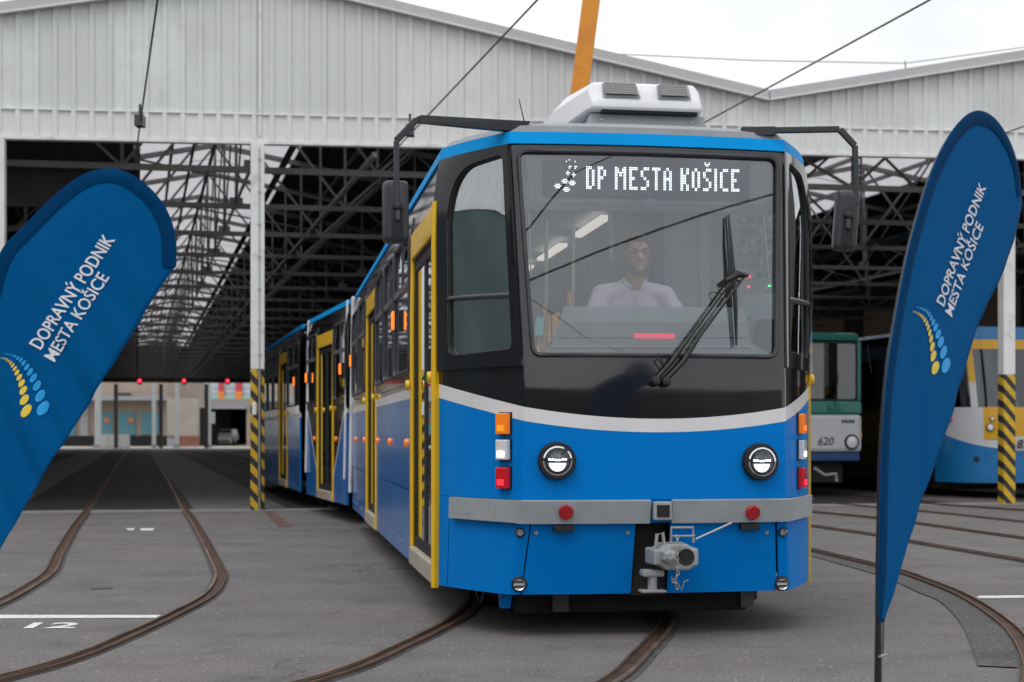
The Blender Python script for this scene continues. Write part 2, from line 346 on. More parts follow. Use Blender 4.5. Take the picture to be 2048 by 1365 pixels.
# painted number 12 on the asphalt, read from the camera
v, f, wd = text_mb('12', .03, .25)
p0, p1, up = gnd(46, 1257.5), gnd(158, 1257.5), gnd(46, 1246.5)-gnd(46, 1257.5)
m = MB().add([p0+(p1-p0)*(q.x/wd)+up*(q.y/.72)+Vector((0,0,.004)) for q in v], f)
struct(m.build('painted_number', PAINTW))
# ------------------------------------------------------------------ depot hall
C0 = gnd(515, 1020)
U = Vector((math.cos(R(10)), math.sin(R(10)), 0)); NF = Vector((math.sin(R(10)), -math.cos(R(10)), 0))
def hp(u, w, z): return C0+U*u+TD*w+Vector((0, 0, z))
def fp(u, n, z): return C0+U*u+NF*n+Vector((0, 0, z))      # n metres in front of the facade plane
def zroof(u): k = (u+8.55) % 17.1-8.55; return 8.50-.19*abs(k)
def zlow(u): return 5.915+.0125*u
CLAD = mat('cladding_grey', (.60, .615, .61), .5, noise=.05, nscale=.8, stain=(.5, .51, .5), sscale=.9)
CLADS = [mat('cladding_grey_%d' % i, tuple(c*(1+(i-2)*.022) for c in (.665, .685, .69)), .5, noise=.045, nscale=.7+i*.2, stain=tuple(c*.86 for c in (.66, .675, .67)), sscale=.7+.3*i, bump=.05, bscale=1.2) for i in range(5)]
CLAD2 = mat('cladding_lower', (.72, .735, .735), .5, noise=.05, nscale=1.2)
FASC = mat('fascia_grey', (.48, .49, .50), .5, noise=.05)
COLW = mat('column_paint', (.74, .75, .75), .5, noise=.06, nscale=2, stain=(.4, .39, .37), sscale=3)
HAZ = stripes('hazard_stripes')
STEELP = mat('truss_paint', (.23, .225, .22), .6, noise=.15, nscale=2)
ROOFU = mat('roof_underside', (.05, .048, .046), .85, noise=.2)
SKYL = translucent('skylight_sheet', (.68, .66, .69, 1))
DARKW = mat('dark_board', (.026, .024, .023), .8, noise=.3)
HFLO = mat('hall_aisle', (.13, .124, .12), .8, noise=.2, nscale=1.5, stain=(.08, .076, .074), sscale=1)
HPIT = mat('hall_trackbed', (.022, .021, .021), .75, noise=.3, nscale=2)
hall = thing('depot_hall', tuple(C0), 0, 'large tram depot hall with corrugated grey gable front and open bays', 'building')
# cladding: trapezoidal sheets, each one about 1.12 m wide
PIT = .28
def sheet(u0, nrib, zb, zt, n0, mt, name):
    prof = []
    for k in range(nrib):
        b = u0+k*PIT; prof += [(b, 0), (b+.17, 0), (b+.195, .035), (b+.255, .035)]
    prof.append((u0+nrib*PIT, 0))
    m = MB(); vs = []
    for u, n in prof: vs += [fp(u, n0+n, zb(u)), fp(u, n0+n, zt(u))]
    m.add(vs, [(2*i, 2*i+2, 2*i+3, 2*i+1) for i in range(len(prof)-1)])
    return m.build(name, mt, hall, world=True)
u = -13.44; k = 0
while u < 20:
    tone = (0, 0, 1)[k % 3]
    for a, b in ((u, u+4*PIT),):
        sheet(a, 4, lambda q: zlow(q)+.42, lambda q: zroof(q)+.02, .0+.004*(k % 2), CLADS[random.randrange(5)], 'cladding_sheet')
        sheet(a, 4, zlow, lambda q: zlow(q)+.425, .014, CLAD2, 'lower_cladding_sheet')
    u += 4*PIT; k += 1
def fbar(name, mt, u0, u1, za, zb, n0, n1):     # bar along the facade: za/zb functions of u
    m = MB(); us = [u0, u1]
    m.hexa([fp(u0, n0, za(u0)), fp(u1, n0, za(u1)), fp(u1, n1, za(u1)), fp(u0, n1, za(u0)), fp(u0, n0, zb(u0)), fp(u1, n0, zb(u1)), fp(u1, n1, zb(u1)), fp(u0, n1, zb(u0))])
    return m.build(name, mt, hall, world=True)
for a, b in ((-13.4, -8.56), (-8.54, -.005), (.005, 8.54), (8.56, 17.09), (17.11, 20)):
    zr = (lambda q, a=a, b=b: zroof(min(max(q, a+.01), b-.01)))
    fbar('roof_fascia', FASC, a, b, lambda q: zr(q), lambda q: zr(q)+.165, -.1, .16)
    fbar('fascia_lip', CLAD2, a, b, lambda q: zr(q)-.012, lambda q: zr(q)+.012, .1, .175)
fbar('seam_trim', CLAD2, -13.4, 20, lambda q: zlow(q)+.415, lambda q: zlow(q)+.432, 0, .052)
fbar('bottom_trim', COLW, -13.4, 20, lambda q: zlow(q)-.05, lambda q: zlow(q), -.1, .055)
fbar('seam_flash', COLW, .02, .06, lambda q: 6.0, lambda q: 8.45, .03, .042)
# front columns with hazard paint
def column(uc, stripe=True, pipe=False, nm='column'):
    b = MB().box((0,0,0), (.22, .22, 5.85-2.25)); M = Matrix.Translation(C0+U*uc+Vector((0,0,(5.85+2.25)/2))) @ Matrix.Rotation(R(10), 4, 'Z')
    o = b.xf(M).build(nm, COLW, hall, world=True, bevel=.012)
    b = MB().box((0,0,0), (.224, .224, 2.25)); M = Matrix.Translation(C0+U*uc+Vector((0,0,1.125))) @ Matrix.Rotation(R(10), 4, 'Z')
    b.xf(M).build('hazard_paint', HAZ, o, world=True, bevel=.012)
    if pipe:
        MB().tube([fp(uc+.03, .145, 0), fp(uc+.03, .145, 2.24)], .026, 10).build('conduit', STEEL, o, world=True, smooth=60)
        MB().tube([fp(uc+.03, .125, 2.24), fp(uc+.03, .125, 5.8)], .007, 6).build('cable', GREYR, o, world=True)
        for i in range(7): MB().box(fp(uc+.03, .125, 2.5+i*.52), (.05, .03, .03)).build('cable_clip', FASC, o, world=True)
        MB().box(fp(uc-.05, .13, 1.62), (.07, .05, .2)).build('switch_box', CLAD2, o, world=True, bevel=.01)
for uc, pp in ((-3.99, False), (0, True), (4.27, False), (8.6, False), (12.95, False), (17.1, False), (-8.3, False), (-12.6, False)):
    column(uc, True, pp)
# roof slabs with ridge skylights, along the hall
LEN = 100
def rslab(u0, u1, mt, name, w0=.02, w1=LEN, dz=0):
    m = MB(); a = [hp(u0, w0, zroof(u0+1e-4)+dz), hp(u1, w0, zroof(u1-1e-4)+dz), hp(u1, w1, zroof(u1-1e-4)+dz), hp(u0, w1, zroof(u0+1e-4)+dz)]
    m.hexa(a+[p+Vector((0,0,.06)) for p in a]); return m.build(name, mt, hall, world=True)
SK = 2.0
for a, b in ((-12.8, -8.55), (-8.55, -SK), (SK, 8.55), (8.55, 17.1-SK), (17.1+SK, 25.6)):
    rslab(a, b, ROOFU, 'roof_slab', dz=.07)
def skylight(u0, u1, w0, w1):       # corrugated translucent sheets, waves running down the slope
    m = MB(); n = int((w1-w0)/.09); o = []
    for i in range(n+1):
        ww = w0+(w1-w0)*i/n; z = .1+(.025 if i % 2 else -.025)
        o.append((hp(u0, ww, zroof(u0+1e-4)+z), hp(u1, ww, zroof(u1-1e-4)+z)))
    m.add([p for q in o for p in q], [(2*i, 2*i+1, 2*i+3, 2*i+2) for i in range(n)])
    return m.build('skylight_sheet', SKYL, hall, world=True)
for uc in (0, 17.1):
    ww = 0.05; k = 0
    while ww < LEN:
        e = min(ww+8.4, LEN); skylight(uc-SK, uc, ww, e); skylight(uc, uc+SK, ww, e); ww = e+.004
# trusses every 4.2 m, members picked apart near the front
def truss(ub, w, detail):
    L_, zb = 8.55, 5.67
    zt = lambda q: zroof(q)-.10
    pos = [ub-8.5+i*17/8 for i in range(9)]
    if w < 3: pos = pos
    mem = [('bottom_chord', hp(ub-8.5, w, zb), hp(ub+8.5, w, zb), .09, .1),
           ('top_chord', hp(ub-8.5, w, zt(ub-8.5)), hp(ub, w, zt(ub)), .1, .12), ('top_chord', hp(ub, w, zt(ub)), hp(ub+8.5, w, zt(ub+8.5)), .1, .12)]
    for i, q in enumerate(pos):
        if 0 < i < 8: mem.append(('post', hp(q, w, zb), hp(q, w, zt(q)), .05, .05))
        if i < 8:
            q2 = pos[i+1]
            if i % 2 == 0: mem.append(('diagonal', hp(q, w, zt(q)), hp(q2, w, zb), .045, .05))
            else: mem.append(('diagonal', hp(q, w, zb), hp(q2, w, zt(q2)), .045, .05))
    if detail:
        root = None
        for nme, a, b, x, y in mem:
            mb = MB().bar(a, b, x, y)
            if root is None: root = mb.build('roof_truss', STEELP, hall, world=True)
            else: mb.build(nme, STEELP, root, world=True)
        for q in (pos[2], pos[4], pos[6]): MB().box(hp(q, w, zb+.09), (.26, .03, .16), Matrix.Rotation(R(10), 3, 'Z')).build('gusset_plate', STEELP, root, world=True)
    else:
        mb = MB()
        for nme, a, b, x, y in mem: mb.bar(a, b, x, y)
        mb.build('roof_truss', STEELP, hall, world=True)
for i in range(24):
    w_ = 1.3+i*4.2
    truss(0, w_, i < 6)
    if i < 14: truss(17.1, w_, i < 5)
# longitudinal girders, purlins and pipes
for uc in (0, 17.1):
    for q in (-7.4, -5.2, -3.2, -1.05, 1.05, 3.2, 5.2, 7.4):
        MB().bar(hp(uc+q, .1, zroof(uc+q)-.0), hp(uc+q, LEN, zroof(uc+q)-.0), .07, .1).build('purlin', STEELP, hall, world=True)
    for q in (-1.9, 1.9):
        MB().bar(hp(uc+q, .1, 5.78), hp(uc+q, LEN, 5.78), .08, .08).build('bracing_rail', STEELP, hall, world=True)
for q, z, r in ((.62, 5.95, .06), (-.5, 6.5, .035), (-.85, 6.6, .03), (8.2, 6.2, .06)):
    MB().tube([hp(q, .3, z), hp(q, LEN, z)], r, 8).build('service_pipe', DARKW if r > .05 else STEELP, hall, world=True, smooth=60)
for i in range(23):     # zigzag bracing in the ridge plane
    a, b = 1.3+i*4.2, 1.3+(i+1)*4.2
    mb = MB()
    for q in (0, 17.1):
        mb = MB().bar(hp(q-1.9, a, 5.8), hp(q+1.9, b, 5.8), .03, .03); mb.bar(hp(q, a, zroof(q)-.2), hp(q, b, 5.75), .035, .035)
        mb.build('bracing', STEELP, hall, world=True)
# dark board hung inside, left of the ridge; side walls, end wall
m = MB().hexa([hp(-12.7, 1.6, 5.0), hp(-1.83, 1.6, 5.0), hp(-1.83, 1.65, 5.0), hp(-12.7, 1.65, 5.0), hp(-12.7, 1.6, 7.3), hp(-1.83, 1.6, 8.0), hp(-1.83, 1.65, 8.0), hp(-12.7, 1.65, 7.3)])
m.build('dark_board', DARKW, hall, world=True)
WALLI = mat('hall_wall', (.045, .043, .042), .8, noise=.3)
def hwall(a, b, z0, z1, name='side_wall', th=.12):
    a, b = Vector(a), Vector(b); m = MB().bar(a+Vector((0,0,(z0+z1)/2)), b+Vector((0,0,(z0+z1)/2)), th, z1-z0); return m.build(name, WALLI, hall, world=True)
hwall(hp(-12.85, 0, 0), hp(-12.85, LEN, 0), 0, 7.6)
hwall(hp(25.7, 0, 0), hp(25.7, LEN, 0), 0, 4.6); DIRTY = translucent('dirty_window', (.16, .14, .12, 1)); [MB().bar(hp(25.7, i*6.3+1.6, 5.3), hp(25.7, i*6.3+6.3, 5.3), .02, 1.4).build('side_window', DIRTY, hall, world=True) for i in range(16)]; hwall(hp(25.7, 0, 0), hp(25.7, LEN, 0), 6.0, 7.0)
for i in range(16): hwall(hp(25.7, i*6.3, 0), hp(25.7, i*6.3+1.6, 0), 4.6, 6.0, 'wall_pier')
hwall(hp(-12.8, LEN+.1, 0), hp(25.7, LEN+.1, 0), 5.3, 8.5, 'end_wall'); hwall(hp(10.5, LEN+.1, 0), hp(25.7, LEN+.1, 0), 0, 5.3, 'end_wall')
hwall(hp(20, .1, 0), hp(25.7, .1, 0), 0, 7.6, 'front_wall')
for q in (232, 322, 413):
    p = gnd(q, 897); MB().box(p+Vector((0,0,2.7)), (.28, .28, 5.4)).build('end_post', DARKW, hall, world=True)
for i in range(6):
    for q in (-8.55, 8.55):
        p = hp(q, 18+i*15, 0); MB().box(p+Vector((0,0,3.4)), (.3, .3, 6.8)).build('inner_column', STEELP, hall, world=True)
# hall floor
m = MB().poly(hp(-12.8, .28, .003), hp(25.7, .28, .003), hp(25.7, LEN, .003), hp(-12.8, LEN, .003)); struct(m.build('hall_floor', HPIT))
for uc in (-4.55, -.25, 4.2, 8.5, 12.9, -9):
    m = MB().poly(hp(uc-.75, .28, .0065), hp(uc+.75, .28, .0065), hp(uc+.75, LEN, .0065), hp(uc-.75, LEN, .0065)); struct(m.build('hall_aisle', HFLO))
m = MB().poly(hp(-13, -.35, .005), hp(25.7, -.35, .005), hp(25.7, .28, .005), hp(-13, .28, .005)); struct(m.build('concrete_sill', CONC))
m = MB().poly(hp(-13, -.5, .0045), hp(25.7, -.5, .0045), hp(25.7, -.36, .0045), hp(-13, -.36, .0045)); struct(m.build('drain_joint', mat('pale_joint', (.33,.32,.31), .85, noise=.2, nscale=4)))
# red signal lamps under the far lintel
SIG = mat('signal_red', (.5, .01, .02), .2, emit=(1, .03, .06), estr=3)
for q, nm in ((279, 'left'), (368, 'middle'), (455, 'right')):
    p = px(q, 762, 121); t = thing('signal_lamp', tuple(p), 0, f'{nm} of the three glowing red signal lamps under the far hall lintel', 'signal lamp', 'red signals at the far end of the hall')
    MB().box((0, .12, 0), (.32, .2, .6)).build('housing', DARKW, t, bevel=.05)
    MB().lathe((0, 0, 0), (0, -1, 0), [(.13, 0), (.12, .05), (.07, .1), (0, .11)], 16).build('lens', SIG, t, smooth=60)
# ------------------------------------------------------------------ the blue tram
YAW = R(8.9)
NP = Vector((.868, 9.04, 0))
tram = thing('tram', tuple(NP), YAW, 'blue articulated tram with yellow door frames and lit destination display', 'tram')
TM = MW[tram.name]
ZT = [.25, .70, .83, 1.32, 1.52, 1.69, 2.92, 3.06]
YT = [.13, .03, .0, .0, .002, .02, .18, .21]
HT = [.868, .82, .81, .80, .80, .80, .845, .85]
W2, YC = 1.24, .85
def wside(z): return W2-(.06*max(0, (z-2.55)/.5)**1.6)
def raw(t, z):
    s = 1 if t >= 0 else -1; a = abs(t); h = float(np.interp(z, ZT, HT)); y = float(np.interp(z, ZT, YT))
    if a <= 1: return Vector((s*a*h, y+.05*a*a, z))
    k = a-1; x0, y0 = h, y+.05; x1, y1 = wside(z), YC
    bl = .02*math.sin(math.pi*min(k, 1)); dx, dy = x1-x0, y1-y0; l = math.hypot(dx, dy)
    return Vector((s*(x0+dx*k+bl*dy/l), y0+dy*k-bl*dx/l, z))
def npt0(t, z):
    a = abs(t); s = 1 if t >= 0 else -1
    if .985 < a < 1.018:
        k = (a-.985)/.033; p0, p1, p2 = raw(s*.985, z), raw(s*1.0, z), raw(s*1.018, z)
        return p0*(1-k)**2+p1*2*k*(1-k)+p2*k*k
    return raw(t, z)
def nnorm(t, z):
    e = .012; a = npt0(t+e, z)-npt0(t-e, z); b = npt0(t, z+.03)-npt0(t, z-.03); n = a.cross(b); n.normalize(); return n
def npt(t, z, off=0):
    p = npt0(t, z)
    return p+nnorm(t, z)*off if off else p
def nfind(x, y, t=0.0, z=1.5, off=0.0):      # the spot of the nose that the photo shows at a pixel
    for _ in range(25):
        f0 = proj(TM @ npt(t, z, off)); ex, ey = x-f0[0], y-f0[1]
        if abs(ex)+abs(ey) < .05: break
        e = .002; ft = proj(TM @ npt(t+e, z, off)); fz = proj(TM @ npt(t, z+e, off))
        a, b, c, d = (ft[0]-f0[0])/e, (fz[0]-f0[0])/e, (ft[1]-f0[1])/e, (fz[1]-f0[1])/e
        D = a*d-b*c; t += max(-.3, min(.3, (ex*d-b*ey)/D)); z += max(-.3, min(.3, (a*ey-c*ex)/D))
    return t, z
def patch(name, mt, t0, t1, z0, z1, nt=16, nz=6, off=0, solid=.02, parent=None, smooth=40, bevel=0):
    fz0 = z0 if callable(z0) else (lambda t: z0); fz1 = z1 if callable(z1) else (lambda t: z1)
    ts = lin(t0, t1, nt)
    for c in (-1.018, -1.009, -1, -.993, -.985, .985, .993, 1, 1.009, 1.018):
        if t0 < c < t1: ts.append(c)
    ts = sorted(set(ts))
    m = MB().grid(lambda t, k: npt(t, fz0(t)+(fz1(t)-fz0(t))*k, off), ts, lin(0, 1, nz))
    return m.build(name, mt, parent or tram, smooth=smooth, solid=solid, bevel=bevel)
def zwt(t):      # top edge of the white belt
    a = abs(t); return 1.309+.07*a*a if a <= 1 else 1.379+(a-1)*.165
def zwb(t):
    a = abs(t); return 1.229+.067*a*a if a <= 1 else 1.296+(a-1)*.16
def roundpoly(c, r, n=7):
    out = []; k = len(c)
    for i in range(k):
        p, a, b = Vector(c[i]), Vector(c[i-1]), Vector(c[(i+1) % k]); ri = r[i] if isinstance(r, (list, tuple)) else r
        u, v = (a-p).normalized(), (b-p).normalized(); s, e = p+u*ri, p+v*ri
        for j in range(n+1):
            q = j/n; out.append(s*(1-q)**2+p*2*q*(1-q)+e*q*q)
    dense = []
    for i in range(len(out)):
        a, b = out[i], out[(i+1) % len(out)]; m_ = max(1, int((b-a).length/.12))
        for j in range(m_): dense.append(a+(b-a)*j/m_)
    return dense
def ring(fn, loop, rect, sc_, nr=3):       # mesh between a window loop and its panel outline; fn maps (p, z)
    cx = sum(p[0] for p in loop)/len(loop); cz = sum(p[1] for p in loop)/len(loop)
    a0, a1, b0, b1 = rect; outl = []
    for p in loop:
        dx, dz = p[0]-cx, p[1]-cz; k = min([q for q in (((a1-cx)/dx if dx > 0 else (a0-cx)/dx) if dx else 1e9, ((b1-cz)/dz if dz > 0 else (b0-cz)/dz) if dz else 1e9)])
        outl.append([cx+dx*k, cz+dz*k])
    for c in ((a0, b0), (a0, b1), (a1, b0), (a1, b1)):
        j = min(range(len(outl)), key=lambda i: ((outl[i][0]-c[0])*sc_)**2+(outl[i][1]-c[1])**2); outl[j] = list(c)
    m = MB(); n = len(loop)
    for r in range(nr+1):
        k = r/nr
        m.v += [Vector(fn(p[0]+(o[0]-p[0])*k, p[1]+(o[1]-p[1])*k)) for p, o in zip(loop, outl)]
    for r in range(nr):
        for i in range(n):
            j = (i+1) % n; m.f.append((r*n+i, (r+1)*n+i, (r+1)*n+j, r*n+j))
    return m
def fillm(fn, loop, nr=6):
    cx = sum(p[0] for p in loop)/len(loop); cz = sum(p[1] for p in loop)/len(loop); n = len(loop); m = MB()
    for r in range(nr):
        k = 1-r/nr; m.v += [Vector(fn(cx+(p[0]-cx)*k, cz+(p[1]-cz)*k)) for p in loop]
    m.v.append(Vector(fn(cx, cz)))
    for r in range(nr-1):
        for i in range(n):
            j = (i+1) % n; m.f.append((r*n+i, r*n+j, (r+1)*n+j, (r+1)*n+i))
    for i in range(n): m.f.append(((nr-1)*n+i, (nr-1)*n+(i+1) % n, nr*n))
    return m
def gasket(fn, loop, r=.013):
    pts = [Vector(fn(p[0], p[1])) for p in loop]; pts.append(pts[0].copy()); return MB().tube(pts, r, 6, False)
# nose shell
patch('nose_panel', BLUE, -2, 2, .832, zwb, 60, 8)
patch('white_belt', WHITE, -2, 2, zwb, zwt, 60, 3, .001)
patch('black_panel', BLACK, -1.0, 1.0, zwt, 1.62, 32, 8, .001)
for s in (-1, 1): patch('black_cheek', BLACK, *sorted((s*1.0, s*2.0)), zwt, 1.62, 14, 6, .001)
wl = roundpoly([(-.93, 1.685), (.93, 1.685), (.958, 2.915), (-.958, 2.915)], [.06, .06, .07, .07])
ring(lambda t, z: npt(t, z, .001), wl, (-1.0, 1.0, 1.62, 2.955), .82, 3).build('windscreen_surround', BLACK, tram, smooth=40, solid=.02)
patch('windscreen', WS, -.972, .972, 1.65, 2.94, 28, 18, -.012, 0, smooth=180)
gasket(lambda t, z: npt(t, z, .006), wl, .014).build('windscreen_gasket', FRAME, tram, smooth=60)
for s in (-1, 1):
    cl = roundpoly([(s*1.085, 1.72), (s*1.085, 2.9), (s*1.79, 2.86), (s*1.79, 1.70)], [.05, .06, .34, .09])
    if s < 0: cl = cl[::-1]
    rect = (1.0, 2.0, 1.62, 2.955) if s > 0 else (-2.0, -1.0, 1.62, 2.955)
    ring(lambda t, z: npt(t, z, .001), cl, rect, .9, 4).build('cheek_surround', BLACK, tram, smooth=40, solid=.02)
    w_ = fillm(lambda t, z: npt(t, z, -.006), cl).build('cheek_window', GL, tram, smooth=60)
    gasket(lambda t, z: npt(t, z, .004), cl, .011).build('window_gasket', RUBBER, w_, smooth=60)
    MB().tube([npt(s*q, 2.045+.03*(q-1.1), .008) for q in lin(1.085, 1.79, 8)], .016, 6).build('window_bar', FRAME, w_, smooth=60)
    MB().tube([npt(s*1.42, 1.72, -.02), npt(s*1.42, 2.03, -.02)], .012, 6).build('window_bar', RUBBER, w_, smooth=60)
    MB().tube([npt(s*1.66, 2.15, -.05), npt(s*1.64, 2.7, -.05)], .006, 6).build('blind_rod', STEEL, w_, smooth=60)
    MB().tube([npt(s*1.19, 2.17, -.05), npt(s*1.17, 2.17, -.05), npt(s*1.17, 2.6, -.05)], .006, 6).build('blind_rod', STEEL, w_, smooth=60)
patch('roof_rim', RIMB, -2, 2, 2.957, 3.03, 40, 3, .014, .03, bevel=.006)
for s in (-1, 1): patch('door_post', YEL, *sorted((s*1.945, s*2.0)), .245, 2.69, 4, 10, .03 if s < 0 else .012, .03, bevel=.006)
# lower skirt: two centre flaps, two corner pieces
tl = lambda x: x/.84
patch('skirt_panel', BLUE, -.915, tl(-.135), .262, .693, 14, 5); patch('skirt_panel', BLUE, tl(.085), .905, .262, .693, 14, 5)
for s in (-1, 1):
    patch('corner_skirt', BLUE, *sorted((s*.925, s*1.80)), .262, .693, 12, 5); patch('cheek_skirt', BLUE, *sorted((s*1.812, s*2)), .262, .83, 5, 5)
# bumper
for a, b in ((-1.74, -.065), (.095, 1.74)):
    patch('bumper', GREY, a, b, .698, .828, 26, 3, .04, .035, bevel=.012)
patch('bumper_backing', BLUE, -1.86, 1.86, .69, .835, 40, 2, -.004, .02)
bx = lambda c, s: MB().box(c, s)
MB().box((.015, -.03, .765), (.11, .05, .11)).build('bumper_bracket', GREY, tram, bevel=.008)
MB().box((.015, -.058, .765), (.075, .01, .07)).build('bracket_recess', DARKM, tram)
for s, (x, y) in ((-1, (1132, 1025)), (1, (1506, 1026))):
    t, z = nfind(x, y, s*.6, .76, .05); p, n = npt(t, z, .05), nnorm(t, z)
    MB().lathe(p, n, [(0, .013), (.040, .013), (.044, .008), (.044, -.01)], 24).build('reflector', REFL, tram, smooth=40)
    MB().box(npt(t, .665, .02)+Vector((-.01 if s > 0 else .0, 0, 0)), (.12, .05, .04)).build('rubber_block', RUBBER, tram, bevel=.005)
for s in (-1, 1):
    for q, z in ((1.2, .80), (1.2, .74), (1.5, .80), (1.5, .74), (1.7, .80), (1.7, .74)):
        MB().lathe(npt(s*q, z-.0, .052), nnorm(s*q, z), [(.006, 0), (.005, .003), (0, .004)], 8).build('rivet', GREYR, tram)
# headlights
for s, (x, y) in ((-1, (1113, 922)), (1, (1518, 924))):
    t, z = nfind(x, y, s*.75, 1.05); p, n = npt(t, z), nnorm(t, z)
    n = (n+Vector((0, -1, 0))*.6).normalized()
    h = MB().lathe(p, n, [(.112, -.03), (.112, .035), (.104, .05), (.088, .05), (.086, .03)], 40).build('headlight', RUBBER, tram, smooth=40)
    MB().lathe(p, n, [(.088, .03), (.087, .054), (.078, .056), (.074, .04)], 40).build('trim_ring', CHROME, h, smooth=40)
    MB().lathe(p, n, [(.076, .042), (.06, .02), (.03, .008), (0, .005)], 32).build('reflector_bowl', mat('lamp_bowl', (.035,.036,.04), .22, metal=.6), h, smooth=60)
    up = Vector((0, 0, 1)); r = n.cross(up).normalized(); up = r.cross(n)
    m = MB()
    for i in range(6): m.box(p+n*.05+r*((i-2.5)*.019)+up*(.004+.002*abs(i-2.5)), (.012, .006, .009))
    m.build('led_row', HEADL, h)
    m = MB(); q = [p+n*.046+r*(.05*math.cos(R(a)))+up*(-.012+.05*math.sin(R(a))) for a in lin(180, 360, 14)]; m.poly(*q[::-1]); m.build('beam_lens', mat('beam_lens', (.9,.93,1), .15, emit=(.8,.88,1), estr=1.3, noise=.2, nscale=120), h)
    MB().bar(p+n*.05-r*.07-up*.006, p+n*.05+r*.07-up*.006, .006, .008).build('lens_bar', DARKM, h)
    MB().lathe(p, n, [(.078, .053), (.05, .062), (0, .066)], 32).build('lens', glass('lamp_glass', (.95,.95,.95), 1.5), h, smooth=60)
# stacked marker lamps on the corners
def lampbox(x, y, tg, wpx, hz, m1, name, lit=None):
    t, z = nfind(x, y, tg, 1.1); p, n = npt(t, z), nnorm(t, z); up = Vector((0, 0, 1)); r = n.cross(up).normalized()
    M = Matrix((r, n, up)).transposed()
    b = MB().box(p+n*.004, (wpx+.012, .012, hz+.012), M).build(name, RUBBER, tram)
    MB().box(p+n*.026, (wpx, .034, hz), M).build('lens', m1, b, bevel=.006)
    if lit: MB().box(p+n*.045-up*hz*.22, (wpx*.6, .004, hz*.28), M).build('bulb', lit, b, bevel=.002)
    return b
for s, x, ww in ((-1, 1012, .1), (1, 1597, .1)):
    lampbox(x, 848, s*1.12, ww, .125, AMB, 'indicator_lamp', AMBL)
    lampbox(x, 900, s*1.12, ww, .12, CLR, 'marker_lamp', LIT)
    lampbox(x, 956, s*1.12, ww, .125, REDL, 'tail_lamp', REDLL)
for s, (x, y), (x2, y2) in ((-1, (1040, 1065), (1038, 1168)), (1, (1565, 1064), (1563, 1167))):
    for X, Y, r_, nm in ((x, y, .028, 'sensor'), (x2, y2, .045, 'fog_lamp')):
        t, z = nfind(X, Y, s*.98, .5); p, n = npt(t, z), (nnorm(t, z)+Vector((0, -1, 0))).normalized()
        b = MB().lathe(p, n, [(r_*1.05, -.02), (r_*1.05, .008), (r_*.85, .014), (r_*.82, .004)], 24).build(nm, RUBBER, tram, smooth=40)
        MB().lathe(p, n, [(r_*.86, .01), (r_*.8, .018), (r_*.7, .014)], 24).build('ring', CHROME, b, smooth=40)
        MB().lathe(p, n, [(r_*.82, .006), (0, .008)], 24).build('lens', GREYR if r_ < .03 else CLR, b)
        if r_ > .03:
            for k in (-.3, .3): MB().box(p+n*.012+Vector((0, 0, r_*k)), (r_*1.1, .008, r_*.22)).build('louvre', RUBBER, b)
for x, y in ((1072, 1066), (1255, 1066), (1533, 1066)):
    t, z = nfind(x, y, (x-1312)/270, .6); MB().lathe(npt(t, z), nnorm(t, z), [(.014, 0), (.012, .008), (0, .01)], 12).build('bolt', STEEL, tram, smooth=60)
# coupler well and folded coupler
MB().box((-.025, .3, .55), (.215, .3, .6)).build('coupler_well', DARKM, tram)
cp = MB(); cx0, cy0, cz0 = .07, -.10, .50
head = [(-.22, .07), (-.16, .07), (-.10, .11), (.10, .115), (.16, .075), (.21, .075), (.21, -.075), (.165, -.085), (.12, -.12), (-.1, -.115), (-.15, -.07), (-.22, -.07)]
cp.add([(cx0+a*.62, cy0-.06, cz0+b*.66) for a, b in head]+[(cx0+a*.68, cy0+.12, cz0+b*.7) for a, b in head], [tuple(range(12))]+[tuple(range(12, 24))[::-1]]+[(i, 12+i, 12+(i+1) % 12, (i+1) % 12) for i in range(12)])
co = cp.build('coupler_head', CAST, tram, bevel=.012)
MB().lathe((cx0+.055, cy0-.061, cz0), (0, -1, 0), [(.05, .002), (.046, .006), (.04, .003), (0, .002)], 18).build('coupler_funnel', DARKM, co)
MB().lathe((cx0-.055, cy0-.061, cz0+.01), (0, -1, 0), [(.05, 0), (.042, .045), (.02, .06), (0, .06)], 6).build('coupler_cone', CAST, co, bevel=.004)
MB().tube([(cx0-.02, cy0, cz0+.08), (cx0-.02, cy0-.01, cz0+.17), (cx0+.11, cy0-.01, cz0+.17), (cx0+.115, cy0, cz0+.08)], .008, 8).build('release_handle', CAST, co, smooth=60)
MB().tube([(cx0-.02, cy0-.01, cz0+.12), (cx0+.12, cy0-.01, cz0+.12)], .006, 8).build('release_handle', CAST, co, smooth=60)
MB().tube([(cx0-.11, cy0, cz0+.07), (cx0-.105, cy0, cz0+.13), (cx0-.07, cy0, cz0+.14), (cx0-.06, cy0, cz0+.07)], .011, 8).build('lifting_eye', CAST, co, smooth=60)
MB().tube([(cx0+.13, cy0, cz0+.10), (.44, -.03, .69)], .006, 6).build('safety_cable', mat('wire_pale', (.5,.5,.48), .4, metal=.6), co, smooth=60)
MB().tube([(cx0-.12, cy0+.05, cz0-.1), (cx0-.12, cy0+.05, cz0-.2)], .028, 14).build('support_post', CAST, co, smooth=60)
MB().box((cx0-.12, cy0+.05, cz0-.205), (.15, .1, .014)).build('support_plate', CAST, co, bevel=.004)
MB().box((cx0-.12, cy0+.06, cz0-.1), (.13, .1, .04)).build('support_bracket', CAST, co, bevel=.01)
def torus(c, ax, R0, r0, n=10, k=5):
    ax = Vector(ax).normalized(); a = Vector((0,0,1)) if abs(ax.z) < .9 else Vector((1,0,0)); a = (a-ax*a.dot(ax)).normalized(); b = ax.cross(a)
    return [Vector(c)+(a*math.cos(2*math.pi*i/n)*1.35+b*math.sin(2*math.pi*i/n))*R0 for i in range(n+1)]
